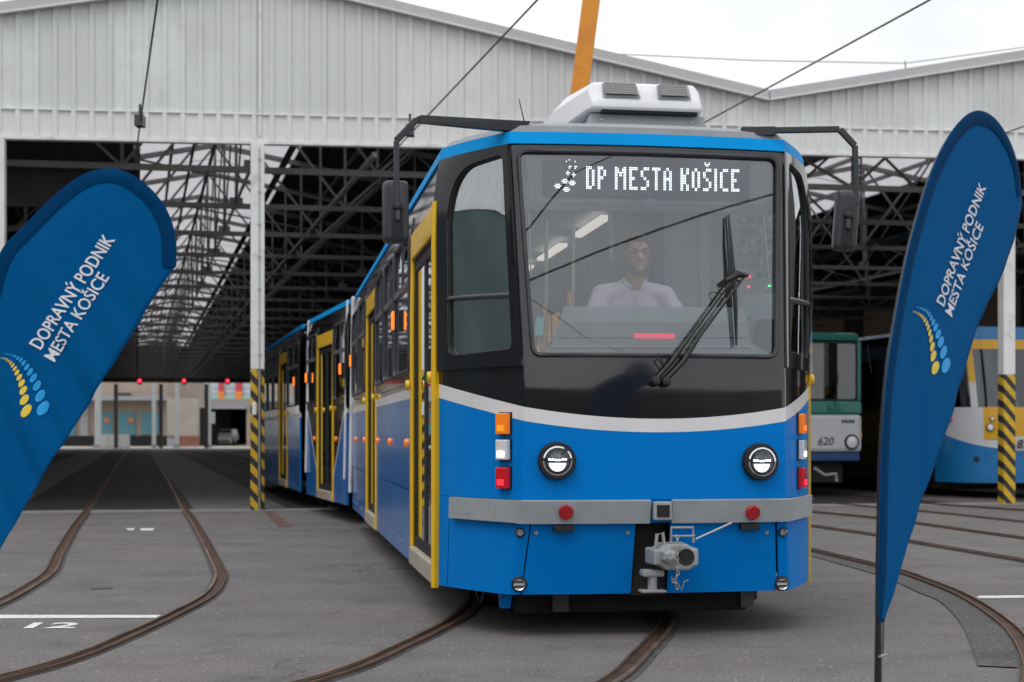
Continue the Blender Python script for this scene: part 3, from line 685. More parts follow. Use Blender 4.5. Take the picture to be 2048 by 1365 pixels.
CHN = mat('chain_steel', (.5, .48, .42), .4, metal=.8, noise=.2)
for i in range(15):
    zz = cz0+.12-i*.021; sx = .0+.012*math.sin(i*.9)*(i > 9)
    MB().tube(torus((cx0-.005+sx, cy0-.085, zz), (1, 0, 0) if i % 2 else (0, 1, 0), .0085, .003), .0032, 5, False).build('chain_link', CHN, co, smooth=60)
MB().tube([(cx0-.04, cy0-.09, cz0-.11), (cx0-.035, cy0-.09, cz0-.145), (cx0, cy0-.09, cz0-.15), (cx0+.02, cy0-.09, cz0-.19), (cx0+.035, cy0-.09, cz0-.14), (cx0+.06, cy0-.09, cz0-.13)], .004, 6).build('chain_hook', CHN, co, smooth=60)
# under the nose
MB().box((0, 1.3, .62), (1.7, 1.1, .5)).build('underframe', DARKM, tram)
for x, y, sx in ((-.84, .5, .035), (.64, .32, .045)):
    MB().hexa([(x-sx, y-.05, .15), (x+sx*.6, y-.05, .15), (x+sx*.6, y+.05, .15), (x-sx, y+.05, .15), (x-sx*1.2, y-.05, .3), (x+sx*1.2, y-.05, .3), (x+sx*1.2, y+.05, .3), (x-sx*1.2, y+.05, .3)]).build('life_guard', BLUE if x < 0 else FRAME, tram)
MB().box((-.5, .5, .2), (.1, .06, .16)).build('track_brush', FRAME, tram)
MB().box((0, 1.0, .36), (1.6, .8, .4)).build('nose_shade_block', DARKM, tram)  # dark block added to deepen the shade beneath the nose
MB().box((-.03, .58, .2), (1.5, .04, .2)).build('guard_board', DARKM, tram, bevel=.01)  # low board, also placed to keep light out from under the nose
# ------------------------------------------------------------------ sides (three body sections)
def frame_mat(p0, yaw): return TM.inverted() @ Matrix.Translation(p0) @ Matrix.Rotation(yaw, 4, 'Z')
def spt(s, y, z, off=0): return Vector((s*(wside(z)+off), y, z))
def spanel(name, mt, s, y0, y1, z0, z1, M, off=0, th=.03, parent=None, ny=2, bevel=0):
    fz0 = z0 if callable(z0) else (lambda q: z0); fz1 = z1 if callable(z1) else (lambda q: z1)
    m = MB(); ys = lin(y0, y1, ny); nz = 5
    for o in (off, off-th):
        for y in ys:
            for k in range(nz): m.v.append(spt(s, y, fz0(y)+(fz1(y)-fz0(y))*k/(nz-1), o))
    n = ny*nz
    for i in range(ny-1):
        for k in range(nz-1):
            a = i*nz+k; m.f += [(a, a+nz, a+nz+1, a+1), (n+a, n+a+1, n+a+nz+1, n+a+nz)]
    for i in range(ny-1):
        a, b = i*nz, i*nz+nz-1; m.f += [(a, n+a, n+a+nz, a+nz), (b, b+nz, n+b+nz, n+b)]
    for k in range(nz-1):
        a, b = k, (ny-1)*nz+k; m.f += [(a, a+1, n+a+1, n+a), (b, n+b, n+b+1, b+1)]
    return m.build(name, mt, parent or tram, M=M if parent is None else M, bevel=bevel)
def door(s, y0, y1, M, lit=True):
    zb, zt = .27, 2.70
    fr = spanel('door_frame', YEL, s, y0, y0+.085, zb-.02, zt, M, .012, .03, bevel=.012)
    spanel('frame_post', YEL, s, y1-.085, y1, zb-.02, zt, M, .012, .03, fr, bevel=.012)
    spanel('frame_head', YEL, s, y0+.085, y1-.085, zt-.2, zt-.002, M, .011, .028, fr, bevel=.008)
    spanel('sill', mat('door_sill', (.42, .37, .31), .5, noise=.1), s, y0+.085, y1-.085, zb-.01, zb+.12, M, .025, .1, fr, bevel=.012)
    ym = (y0+y1)/2
    for a, b in ((y0+.09, ym-.004), (ym+.004, y1-.09)):
        lf = spanel('door_leaf', RUBBER, s, a, a+.05, zb+.12, zt-.225, M, -.02, .03)
        spanel('leaf_stile', RUBBER, s, b-.05, b, zb+.12, zt-.225, M, -.02, .03, lf)
        spanel('leaf_rail', RUBBER, s, a+.05, b-.05, zt-.29, zt-.225, M, -.02, .03, lf); spanel('leaf_rail', RUBBER, s, a+.05, b-.05, zb+.12, zb+.2, M, -.02, .03, lf)
        spanel('pane', GLD, s, a+.05, b-.05, zb+.2, zt-.29, M, -.03, .008, lf)
    MB().tube([spt(s, ym+.12, .5, -.14), spt(s, ym+.12, 2.4, -.14)], .008, 8).build('handrail', YEL, fr, M=M, smooth=60)
    for q in (y0+.045, y1-.045):
        p = spt(s, q, 1.58, .03); b = MB().lathe(p, (s, 0, 0), [(.038, -.01), (.037, .012), (.034, .016), (.03, .016)], 18).build('button_boss', YEL, fr, M=M, smooth=40)
        if lit: MB().lathe(p, (s, 0, 0), [(.028, .016), (.026, .019), (0, .02)], 14).build('door_button', mat('button_green', (.02, .25, .05), .3, emit=(.05, .6, .1), estr=.15), fr, M=M)
def window(s, y0, y1, M, vent=True, gm=GL):
    z0, z1 = 1.60, 2.83; lp = roundpoly([(y0+.06, 1.70), (y1-.06, 1.70), (y1-.06, 2.74), (y0+.06, 2.74)], .07, 5)
    if s > 0: lp = lp[::-1]
    fn = lambda y, z: spt(s, y, z, .0)
    sr = ring(fn, lp, (y0, y1, z0, z1), 1, 2).build('window_surround', BLACK, tram, M=M, solid=.02, off=0)
    w_ = fillm(lambda y, z: spt(s, y, z, -.004), lp, 3).build('window', gm, tram, M=M)
    gasket(lambda y, z: spt(s, y, z, .008), lp, .015).build('window_gasket', FRAME, w_, M=M, smooth=60)
    if vent:
        MB().bar(spt(s, y0+.07, 2.36, .0), spt(s, y1-.07, 2.36, .0), .03, .05).build('vent_bar', mat('vent_bar', (.2,.2,.21), .4, metal=.5), w_, M=M)
        MB().bar(spt(s, (y0+y1)/2, 2.36, .0), spt(s, (y0+y1)/2, 2.74, .0), .02, .04).build('vent_bar', FRAME, w_, M=M)
def seglamp(s, y, z, M):
    b = MB().box(spt(s, y, z, .02), (.03, .12, .17)).build('side_indicator', RUBBER, tram, M=M)
    MB().box(spt(s, y, z, .038), (.036, .10, .15)).build('lens', AMBL, b, M=M, bevel=.01)
def seg_common(M, y0, y1, s, solids):
    for a, b in solids:
        spanel('side_panel', BLUED, s, a, b, .80, 1.485, M); spanel('white_band', WHITE, s, a, b, 1.485, 1.56, M, .001); spanel('belt_panel', BLACK, s, a, b, 1.56, 1.60, M)
        n = max(1, round((b-a)/.95)); w_ = (b-a)/n
        for i in range(n):
            f_ = spanel('skirt_flap', BLUED, s, a+i*w_+.006, a+(i+1)*w_-.006, .262, .792, M)
            for q in (.12, w_-.12): MB().lathe(spt(s, a+i*w_+q, .36), (s, 0, 0), [(.010, 0), (.009, .006), (0, .007)], 8).build('flap_lock', GREYR, f_, M=M)
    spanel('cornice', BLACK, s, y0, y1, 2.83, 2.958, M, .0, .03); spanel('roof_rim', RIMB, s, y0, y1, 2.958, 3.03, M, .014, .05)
def roof(M, y0, y1):
    prof = [(-1.17, 2.99), (-1.1, 3.03), (-.8, 3.06), (0, 3.09), (.8, 3.06), (1.1, 3.03), (1.17, 2.99)]
    MB().grid(lambda y, k: (prof[k][0], y, prof[k][1]), [y0, y1], range(7)).build('roof', GREYR, tram, M=M, smooth=40, solid=.02)
    MB().grid(lambda y, k: (lin(-1.16, 1.16, 5)[k], y, 2.88+.03*(1-abs(k-2)/2)), [y0, y1], range(5)).build('ceiling', INTG, tram, M=M, solid=.02)
    MB().box((0, (y0+y1)/2, .88), (2.34, y1-y0-.05, .08)).build('floor', INTD, tram, M=M)
    MB().box((0, (y0+y1)/2, .6), (1.9, (y1-y0)*.96, .44)).build('underframe', DARKM, tram, M=M)
WHL = mat('wheel_steel', (.06, .055, .05), .5, metal=.6, noise=.3)
def bogie(M, yc):
    b = MB().box((0, yc, .42), (1.7, 2.3, .16)).build('bogie', DARKM, tram, M=M)
    for y in (yc-.95, yc+.95):
        for s in (-1, 1): MB().lathe((s*.72, y, .345), (s, 0, 0), [(0, -.02), (.36, -.03), (.36, -.01), (.34, .0), (.34, .09), (.3, .09), (.28, .04), (.1, .04), (.08, .12), (0, .12)], 28).build('wheel', WHL, b, M=M, smooth=40)
I4 = Matrix.Identity(4)
L1 = 11.0
for s in (-1, 1):
    door(s, .86, 2.55, I4); door(s, 6.45, 8.05, I4)
    seg_common(I4, .86, L1, s, ((2.55, 6.45), (8.05, L1)))
    spanel('door_header', BLACK, s, .86, 2.55, 2.70, 2.83, I4); spanel('door_header', BLACK, s, 6.45, 8.05, 2.70, 2.83, I4)
    window(s, 2.55, 4.1, I4); window(s, 4.1, 5.3, I4); window(s, 5.3, 6.45, I4); window(s, 8.05, 9.5, I4); window(s, 9.5, L1, I4)
    seglamp(s, 3.75, 2.15, I4); seglamp(s, 10.75, 2.15, I4)
    for y in (2.9, 4.6, 6.2, 8.4, 10.2): MB().lathe(spt(s, y, 1.15), (s, 0, 0), [(.035, 0), (.032, .02), (0, .03)], 14).build('marker_light', AMB, tram, smooth=60)
    MB().bar(spt(s, L1+.06, .45, .03), spt(s, L1+.06, 3.0, .04), .05, .06).build('joint_post', COLW, tram, bevel=.02)
roof(I4, .86, L1)
# nose roof and cab ceiling
outl = [npt(t, 3.035) for t in lin(-2, 2, 33)]
m = MB()
for k, (sc_, dz) in enumerate(((1, 0), (.965, .04), (.7, .075), (.35, .095), (.001, .1))):
    m.v += [Vector((p.x*sc_, p.y+(.86-p.y)*(1-sc_)*.45, 3.035+dz)) for p in outl]
for k in range(4):
    for i in range(32): a = k*33+i; m.f.append((a, a+1, a+34, a+33))
m.build('nose_roof', GREYR, tram, smooth=50, solid=.03)
MB().add([(p.x*.93, max(p.y, .2)+.06, 2.94) for p in outl], [tuple(range(33))]).build('cab_ceiling', INTG, tram, solid=.02)
MB().box((0, .62, 1.0), (1.5, 1.0, .3)).build('cab_floor', INTD, tram)
J1 = TM @ Vector((0, L1+.45, 0)); J2 = Vector((-2.19, 25.0, 0)); d2 = (J2-J1); yaw2 = math.atan2(-d2.x, d2.y); L2 = d2.length
M2 = frame_mat(J1, yaw2); yaw3 = math.atan2(-TD.x, TD.y); M3 = frame_mat(J2, yaw3); L3 = 11
for nm, M, yc in (('a', I4, L1+.45), ('b', M2, L2)):
    for i in range(7):
        y = yc-.34+i*.113
        m = MB().hexa([(-1.1, y-.04, .5), (1.1, y-.04, .5), (1.1, y+.04, .5), (-1.1, y+.04, .5), (-1.08, y-.04, 2.98), (1.08, y-.04, 2.98), (1.08, y+.04, 2.98), (-1.08, y+.04, 2.98)]); m.build('bellows_fold', RUBBER, tram, M=M, bevel=.02)
def vcut(y):     # black zone running down beside the middle door
    k = abs(y-L2/2)/(L2/2-.45); return 1.56-1.15*max(0, 1-max(0, k-.28)/.62)**1.0 if k > .28 else .41
for s in (-1, 1):
    ya, yb = .45, L2-.45; ym = L2/2
    door(s, ym-.8, ym+.8, M2, False)
    for a, b in ((ya, ym-.8), (ym+.8, yb)):
        spanel('side_panel', BLUED, s, a, b, .262, lambda y: max(.3, vcut(y)-.06), M2, 0, .03, None, 14); spanel('white_band', WHITE, s, a, b, lambda y: max(.3, vcut(y)-.06), lambda y: max(.34, vcut(y)), M2, .001, .03, None, 14)
        spanel('belt_panel', BLACK, s, a, b, lambda y: max(.34, vcut(y)), 1.60, M2, 0, .03, None, 14); window(s, a, b, M2, True, GLD)
    spanel('door_header', BLACK, s, ym-.8, ym+.8, 2.70, 2.83, M2)
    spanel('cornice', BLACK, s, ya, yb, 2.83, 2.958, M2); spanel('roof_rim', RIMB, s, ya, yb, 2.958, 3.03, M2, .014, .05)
    seglamp(s, .75, 2.1, M2); seglamp(s, yb-.25, 2.1, M2)
    for y in (ya+.06, yb-.06): MB().bar(spt(s, y, .6, .02), spt(s, y, 3.02, .03), .035, .05).build('joint_post', COLW, tram, M=M2, bevel=.02)
    for q in (ym-1.05, ym+1.05): MB().lathe(spt(s, q, 1.15), (s, 0, 0), [(.035, 0), (.032, .02), (0, .03)], 12).build('marker_light', AMB, tram, M=M2)
    door(s, 2.6, 4.2, M3, False); door(s, 8.2, 9.7, M3, False)
    seg_common(M3, .45, L3, s, ((.45, 2.6), (4.2, 8.2), (9.7, L3)))
    for a, b in ((.45, 2.6), (4.2, 5.6), (5.6, 6.9), (6.9, 8.2), (9.7, L3)): window(s, a, b, M3, True, GLD)
    for a, b in ((2.6, 4.2), (8.2, 9.7)): spanel('door_header', BLACK, s, a, b, 2.70, 2.83, M3)
    seglamp(s, 1.0, 2.1, M3)
roof(M2, .45, L2-.45); roof(M3, .45, L3)
MB().box((0, L3, 1.7), (2.36, .06, 2.7)).build('rear_wall', BLACK, tram, M=M3)
for M, yc in ((I4, 2.9), (I4, L1+.3), (M2, L2), (M3, 8.3)): bogie(M, yc)
# ------------------------------------------------------------------ roof equipment, mirrors, wipers
ac = MB()
def acring(y, x0, x1, zt, b, z0): return [(x0, y, z0), (x0+.01, y, zt-b), (x0+b, y, zt), (x1-b, y, zt), (x1-.01, y, zt-b), (x1, y, z0)]
rings = [acring(1.22, -.15, .62, 3.46, .03, 3.405), acring(1.30, -.17, .63, 3.60, .05, 3.395), acring(1.9, -.30, .64, 3.63, .12, 3.34), acring(2.7, -.32, .64, 3.60, .14, 3.30), acring(3.1, -.28, .6, 3.45, .1, 3.28)]
for r in rings: ac.v += [Vector(p) for p in r]
for i in range(4):
    for k in range(5): a = i*6+k; ac.f.append((a, a+1, a+7, a+6))
ac.f += [(5, 4, 3, 2, 1, 0), tuple(range(24, 30)), tuple([0, 6, 12, 18, 24][::1]+[29, 23, 17, 11, 5])]
aco = ac.build('air_conditioner', mat('ac_white', (.80, .81, .84), .4, noise=.04), tram, bevel=.02, smooth=30)
GR = mat('grille_mesh', (.36, .34, .34), .6, noise=.2, nscale=200)
n_ = Vector((0, -.14, .2)).normalized()
for a, b in ((-.07, .19), (.31, .54)):
    def q(x, k): return Vector((x, 1.22+.08*k-.004, 3.46+.14*k))+Vector((0, -.57, .82))*-.0+Vector((0, -.008, .006))
    fr = MB().poly(q(a, .12), q(b, .12), q(b-.02 if a < 0 else b-.005, .85), q(a+.005, .85)).build('vent_frame', GREYR, aco)
    e = .012
    MB().poly(*[p+Vector((0, -.006, .005)) for p in (q(a+e, .18)+Vector((0, -.008, .006)), q(b-e, .18)+Vector((0, -.008, .006)), q(b-e-.02 if a < 0 else b-e-.005, .79)+Vector((0, -.008, .006)), q(a+e+.005, .79)+Vector((0, -.008, .006)))]).build('vent_grille', GR, aco)
    for i in range(7):
        k = .2+i*.09; MB().bar(q(a+e, k)+Vector((0, -.016, .012)), q(b-e-.012, k)+Vector((0, -.016, .012)), .003, .004).build('vent_slat', GREYR, aco)
MB().hexa([(-.2, 1.25, 3.08), (.66, 1.25, 3.08), (.66, 3.0, 3.08), (-.2, 3.0, 3.08), (-.14, 1.3, 3.39), (.66, 1.3, 3.39), (.66, 2.95, 3.3), (-.14, 2.95, 3.3)]).build('equipment_plinth', GREY, tram, bevel=.01)
MB().box((.26, 1.27, 3.4), (.66, .06, .03)).build('plinth_gap', DARKM, tram)
for x in (-.07, .56):
    for z in (3.31, 3.34): MB().lathe((x, 1.285, z), (0, -1, .2), [(.008, 0), (.006, .006), (0, .007)], 8).build('bolt', STEEL, tram)
MB().tube([(-.62, 1.0, 3.1), (-.625, 1.02, 3.2), (-.66, 1.1, 3.42)], [.006, .005, .003], 6).build('antenna', RUBBER, tram, smooth=60)
for x, y, z, r_, l_ in ((-.72, 1.1, 3.13, .035, .1), (-.80, 1.1, 3.12, .03, .06), (-.95, 1.3, 3.10, .025, .08), (-1.03, 1.5, 3.08, .025, .1), (.78, .5, 3.1, .025, .06)):
    MB().lathe((x, y, z-.04), (0, -.1, 1), [(r_*1.2, 0), (r_, .02), (r_, l_*.7), (r_*.6, l_), (0, l_*1.05)], 12).build('roof_insulator', GREYR, tram, smooth=60)
MB().tube([(-1.0, 1.3, 3.1), (-.9, 1.35, 3.15), (-.8, 1.25, 3.11), (-.7, 1.2, 3.12)], .01, 6).build('roof_cable', RUBBER, tram, smooth=60)
def arm(pts, wd, ht, name='mirror_arm'):
    m = MB()
    for a, b in zip(pts[:-1], pts[1:]): m.bar(a, b, wd, ht)
    return m.build(name, MIRR, tram, bevel=.006)
ml = arm([(-.82, .3, 3.085), (-1.42, .19, 3.075), (-1.54, .17, 2.945), (-1.54, .16, 2.57)], .032, .04)
MB().hexa([(-1.40, .17, 3.055), (-.76, .27, 3.04), (-.76, .34, 3.04), (-1.40, .21, 3.055), (-1.40, .17, 3.1), (-.72, .27, 3.105), (-.72, .34, 3.105), (-1.40, .21, 3.1)]).build('arm_plate', MIRR, ml)
def mirror(c, yaw, wd=.155, ht=.37, tilt=0):
    M = Matrix.Translation(c) @ Matrix.Rotation(yaw, 4, 'Z') @ Matrix.Rotation(tilt, 4, 'Y')
    lp = roundpoly([(-wd/2, -ht/2), (wd/2, -ht/2), (wd/2, ht/2), (-wd/2, ht/2)], .035, 4); m = MB(); n = len(lp)
    for y, k in ((.05, .97), (.02, 1), (-.02, .96), (-.05, .8), (-.06, .5)): m.v += [Vector((p[0]*k, y, p[1]*(k*.3+.7))) for p in lp]
    for r in range(4):
        for i in range(n): j = (i+1) % n; m.f.append((r*n+i, r*n+j, (r+1)*n+j, (r+1)*n+i))
    m.f += [tuple(range(n))[::-1], tuple(range(4*n, 5*n))]
    h = m.build('mirror_housing', MIRR, tram, M=M, smooth=35)
    MB().poly(*[Vector((p[0]*.9, .053, p[1]*.94)) for p in lp][::-1]).build('mirror_glass', CHROME, h, M=M)
    MB().tube([(0, -.03, .03), (0, -.075, .02), (0, -.085, -.06)], .016, 8).build('mirror_clamp', MIRR, h, M=M, smooth=60)
    MB().lathe((0, -.075, .025), (0, 0, 1), [(0, -.02), (.028, -.015), (.03, .0), (.02, .02), (0, .025)], 14).build('mirror_joint', RUBBER, h, M=M, smooth=50)
    MB().tube(spline([(.05, -.05, .02), (.03, -.075, .0), (.02, -.08, -.06), (.03, -.08, -.12), (-.01, -.08, -.16), (-.02, -.08, -.11), (0, -.08, -.06)], 5), .0035, 5).build('mirror_cable', RUBBER, h, M=M, smooth=60)
mirror(Vector((-1.54, .21, 2.53)), R(4))
mr = arm([(.75, .25, 3.09), (1.17, .12, 3.085), (1.265, .11, 2.985), (1.27, .10, 2.62)], .03, .038)
MB().bar((.60, .3, 3.085), (.8, .24, 3.085), .06, .05).build('arm_plate', MIRR, mr)
mirror(Vector((1.225, .15, 2.53)), R(-12), .15, .37, R(4))
WB = mat('wiper_black', (.012, .013, .015), .45, noise=.1)
def nv(x, y, off, t=0): q = nfind(x, y, t, 1.8, off); return npt(q[0], q[1], off)
wr = MB().tube([nv(1310, 762, .05), nv(1345, 722, .055), nv(1385, 668, .06), nv(1470, 553, .06)], [.014, .016, .010, .007], 8).build('wiper_arm', WB, tram, smooth=60)
MB().tube([nv(1328, 764, .05), nv(1368, 722, .055), nv(1400, 672, .06), nv(1490, 552, .06)], [.014, .016, .010, .007], 8).build('wiper_arm', WB, tram, smooth=60)
for x, y in ((1308, 764), (1328, 765)):
    q = nfind(x, y, 0, 1.5); MB().lathe(npt(*q), nnorm(*q), [(.032, -.01), (.032, .04), (.024, .065), (0, .07)], 16).build('wiper_pivot', WB, wr, smooth=50)
MB().tube([nv(1452, 562, .06), nv(1475, 549, .06), nv(1497, 552, .06)], [.014, .024, .008], 8).build('wiper_head', WB, wr, smooth=60)
bl = [nv(1457, 430, .03), nv(1461, 480, .045), nv(1467, 553, .05), nv(1472, 620, .045), nv(1473, 691, .03)]
MB().tube(bl, [.006, .011, .017, .011, .006], 6).build('wiper_blade', WB, wr, smooth=60)
MB().tube([nv(1457, 430, .012), nv(1466, 560, .014), nv(1473, 691, .012)], .007, 6).build('wiper_rubber', RUBBER, wr, smooth=60)
MB().tube(spline([nv(1455, 575, .06), nv(1437, 575, .07), nv(1442, 588, .07), nv(1462, 588, .06)], 5), .003, 5).build('washer_hose', WB, wr)
MB().tube(spline([nv(1330, 735, .06), nv(1322, 715, .08), nv(1331, 712, .08), nv(1335, 727, .06)], 5), .004, 5).build('washer_hose', WB, wr)
# ------------------------------------------------------------------ cab interior
TI = TM.inverted()
def ipx(x, y, ly):        # point in the tram's own frame, on the cross-plane ly metres behind the nose, seen at a pixel
    o = TI @ Vector((0, 0, H)); e = TI @ px(x, y, 10); k = (ly-o.y)/(e.y-o.y); return o+(e-o)*k
def slab(name, mt, pts, th, parent=None, bevel=0):    # polygon in a cross-plane, thickened backwards
    n = len(pts); m = MB().add(list(pts)+[p+Vector((0, th, 0)) for p in pts], [tuple(range(n))[::-1], tuple(range(n, 2*n))]+[(i, (i+1) % n, n+(i+1) % n, n+i) for i in range(n)])
    return m.build(name, mt, parent or tram, bevel=bevel)
dk = MB()
a = [ipx(1096, 712, .20), ipx(1562, 716, .20), ipx(1490, 690, .30), ipx(1105, 690, .30)]
b = [ipx(1128, 612, .46), ipx(1492, 616, .46)]
dk.poly(ipx(1090, 722, .16), ipx(1565, 722, .16), ipx(1500, 686, .26), ipx(1104, 686, .26))
dk.poly(ipx(1104, 686, .26), ipx(1500, 686, .26), ipx(1495, 645, .33), ipx(1118, 645, .33))
dk.poly(ipx(1118, 645, .33), ipx(1495, 645, .33), ipx(1490, 615, .47), ipx(1128, 613, .47))
dk.poly(ipx(1128, 613, .47), ipx(1490, 615, .47), ipx(1488, 640, .62), ipx(1132, 640, .62))
dk.poly(ipx(1090, 722, .16), ipx(1104, 686, .26), ipx(1118, 645, .33), ipx(1128, 613, .47), ipx(1132, 640, .62), ipx(1120, 740, .62))
dash = dk.build('dashboard', DASH, tram)
MB().bar(ipx(1268, 672, .27), ipx(1350, 673, .27), .02, .03).build('red_dash_bar', mat('dash_red', (.5, .02, .05), .4, emit=(1, .05, .12), estr=.55), dash, bevel=.008)  # faintly glowing red bar on the dash
MB().tube([ipx(1118, 676, .275), ipx(1495, 676, .275)], .004, 5).build('dash_seam', INTD, dash)
MB().tube([ipx(1096, 697, .22), ipx(1500, 697, .22)], .004, 5).build('dash_seam', INTD, dash)
slab('side_console', INTD, [ipx(1512, 712, .3), ipx(1562, 712, .3), ipx(1560, 640, .3), ipx(1525, 638, .3)], .2)
slab('side_ledge', DASH, [ipx(1488, 712, .42), ipx(1566, 712, .42), ipx(1566, 585, .42), ipx(1492, 590, .42)], .04)
# cabinet with breakers and small lamps, driver's left
cabn = slab('switch_cabinet', mat('cabinet_grey', (.15, .19, .2), .5, noise=.1), [ipx(1478, 760, .8), ipx(1585, 760, .8), ipx(1585, 420, .8), ipx(1478, 420, .8)], .3)
for i in range(5):
    for j in range(6):
        p = ipx(1487+i*17, 440+j*22, .78); MB().box(p, (.018, .02, .03)).build('breaker', INTD if (i+j) % 3 else GREY, cabn)
for x, y, m_ in ((1497, 574, REDLL), (1499, 554, REDLL), (1539, 573, mat('lamp_green', (.02,.5,.15), .3, emit=(.03, 1, .3), estr=1.5))):
    MB().lathe(ipx(x, y, .775), (0, -1, 0), [(.010, 0), (.008, .008), (0, .01)], 10).build('status_lamp', m_, cabn)
MB().tube(spline([ipx(1540, 575, .5), ipx(1515, 620, .45), ipx(1488, 650, .4), ipx(1486, 700, .35)], 5), .008, 6).build('cable', INTD, tram, smooth=60)
MB().box((.2, .75, 2.925), (.9, .07, .02)).build('cab_fill_strip', mat('cab_fill_glow', (1,.97,.92), .3, emit=(1,.95,.88), estr=7), tram)  # glowing strip added out of sight behind the header to brighten the cab
slab('cab_partition', INTG, [Vector((.06, 1.62, .9)), Vector((1.17, 1.62, .9)), Vector((1.17, 1.62, 2.9)), Vector((.06, 1.62, 2.9))], .03)
slab('partition_door', mat('partition_grey', (.13, .15, .165), .5), [Vector((.1, 1.6, .95)), Vector((.45, 1.6, .95)), Vector((.45, 1.6, 2.8)), Vector((.1, 1.6, 2.8))], .015)
slab('partition_post', INTG, [ipx(1400, 430, 1.5), ipx(1420, 430, 1.5), ipx(1420, 640, 1.5), ipx(1400, 640, 1.5)], .03)
for x in (1091, 1145): MB().tube([ipx(x, 720 if x < 1100 else 640, 1.3), ipx(x+2, 440, 1.3)], .013, 8).build('handrail', mat('rail_pale', (.5,.47,.4), .4), tram, smooth=60)
MB().tube([ipx(1087, 700, .5), ipx(1093, 650, .5), ipx(1090, 610, .5)], .016, 8).build('handrail', ORAIL, tram, smooth=60)
MB().tube([ipx(1140, 612, .9), ipx(1140, 585, .9)], .022, 8).build('handrail_clamp', ORAIL, tram, smooth=60)
slab('ticket_reader', mat('reader_screen', (.12, .35, .38), .3, emit=(.1, .5, .55), estr=.12), [ipx(1070, 670, .48), ipx(1086, 672, .48), ipx(1089, 636, .48), ipx(1073, 634, .48)], .02)
for x0, y0, x1, y1 in ((1058, 427, 1062, 552), (1528, 434, 1538, 556)):
    MB().tube([ipx(x0, y0, .2), ipx(x1, y1, .17)], .0045, 6).build('blind_rod', mat('rod_white', (.85,.86,.88), .3), tram, smooth=60)
# header box with the destination display
slab('display_housing', mat('header_grey', (.42, .43, .45), .6), [ipx(1062, 405, .26), ipx(1562, 412, .26), ipx(1560, 306, .26), ipx(1050, 304, .26)], .25)
slab('header_trim', GREYR, [ipx(1050, 420, .27), ipx(1562, 426, .27), ipx(1562, 404, .27), ipx(1055, 398, .27)], .03)
MB().lathe(ipx(1300, 410, .25), (0, -1, 0), [(.03, -.02), (.055, 0), (.03, .03), (0, .035)], 16).build('cab_lamp', GREY, tram, smooth=60)
DY = .23
db = slab('display_board', mat('display_black', (.02, .021, .024), .5), [ipx(1087, 392, DY), ipx(1500, 400, DY), ipx(1500, 326, DY), ipx(1087, 320, DY)], .03)
G3 = {'D': ['##.','#.#','#.#','#.#','#.#','#.#','##.'], 'P': ['##.','#.#','#.#','##.','#..','#..','#..'], 'M': ['#..#']*7,
      'E': ['###','#..','#..','##.','#..','#..','###'], 'S': ['.##','#..','#..','.#.','..#','..#','##.'], 'T': ['###','.#.','.#.','.#.','.#.','.#.','.#.'],
      'A': ['.#.','#.#','#.#','###','#.#','#.#','#.#'], 'K': ['#.#','#.#','##.','##.','##.','#.#','#.#'], 'O': ['.#.','#.#','#.#','#.#','#.#','#.#','.#.'],
      'I': ['#']*7, 'C': ['.##','#..','#..','#..','#..','#..','.##']}
dots = []; cx_ = 0
for ch in 'DP MESTA KOŠICE':
    if ch == ' ': cx_ += 4; continue
    g_ = G3['S' if ch == 'Š' else ch]; wd = len(g_[0])
    for r, row in enumerate(g_):
        for c, q in enumerate(row):
            if q == '#': dots += [(cx_+2*c+i, 2*r+j) for i in (0, 1) for j in (0, 1)]
    if ch == 'M': dots += [(cx_+a, b) for a, b in ((2,1),(5,1),(2,2),(5,2),(2,3),(3,3),(4,3),(5,3),(3,4),(4,4),(3,5),(4,5))]
    if ch == 'Š': dots += [(cx_+1, -4), (cx_+4, -4), (cx_+1, -3), (cx_+2, -3), (cx_+3, -3), (cx_+4, -3), (cx_+2, -2), (cx_+3, -2)]
    cx_ += 2*wd+2
span = cx_-2
for cxx, cyy, rw, rh in ((-14, -3, .6, .6), (-12, -4, .6, .6), (-8, -3, .6, .6), (-12, 0, .6, .6), (-11, 0, .6, .6), (-12, 1, .6, .6), (-8, 0, .6, .6), (-8, 1, .6, .6), (-7, 0, .6, .6), (-12.6, 4.4, 1.6, .6), (-12.6, 4.4, .6, 1.6), (-8.6, 5.4, 1.6, .6), (-8.6, 5.4, .6, 1.6), (-15.4, 8.6, 2.1, .6), (-15.4, 8.6, 1.1, 1.6), (-10.2, 10, 2.1, .6), (-10.2, 10, 1.1, 1.6), (-20.2, 11.6, 2.6, .6), (-20.2, 11.6, 1.6, 1.6), (-14, 14, 2.6, .6), (-14, 14, 1.6, 1.6)):
    for i in range(-4, 5):
        for j in range(-3, 4):
            if abs(i) <= rw and abs(j) <= rh: dots.append((round(cxx)+i, round(cyy)+j))
dots = sorted(set(dots))
P00, P10, P01 = ipx(1172, 334, DY-.004), ipx(1479, 340.5, DY-.004), ipx(1172, 378.5, DY-.004)
ex = (P10-P00)/span; ez = (P01-P00)/13.5
m = MB()
for i, j in dots:
    c = P00+ex*(i+.5)+ez*j; k = .35; m.poly(c-ex*k+ez*k, c+ex*k+ez*k, c+ex*k-ez*k, c-ex*k-ez*k)
o = m.build('led_dots', LED, db); o['kind'] = 'stuff'
m = MB()
ds = set(dots)
for i in range(-26, span+8):
    for j in range(-5, 18):
        if (i, j) not in ds: c = P00+ex*(i+.5)+ez*j+Vector((0, .0015, 0)); k = .22; m.poly(c-ex*k+ez*k, c+ex*k+ez*k, c+ex*k-ez*k, c-ex*k-ez*k)
o = m.build('unlit_dots', mat('led_off', (.11, .11, .115), .5), db); o['kind'] = 'stuff'
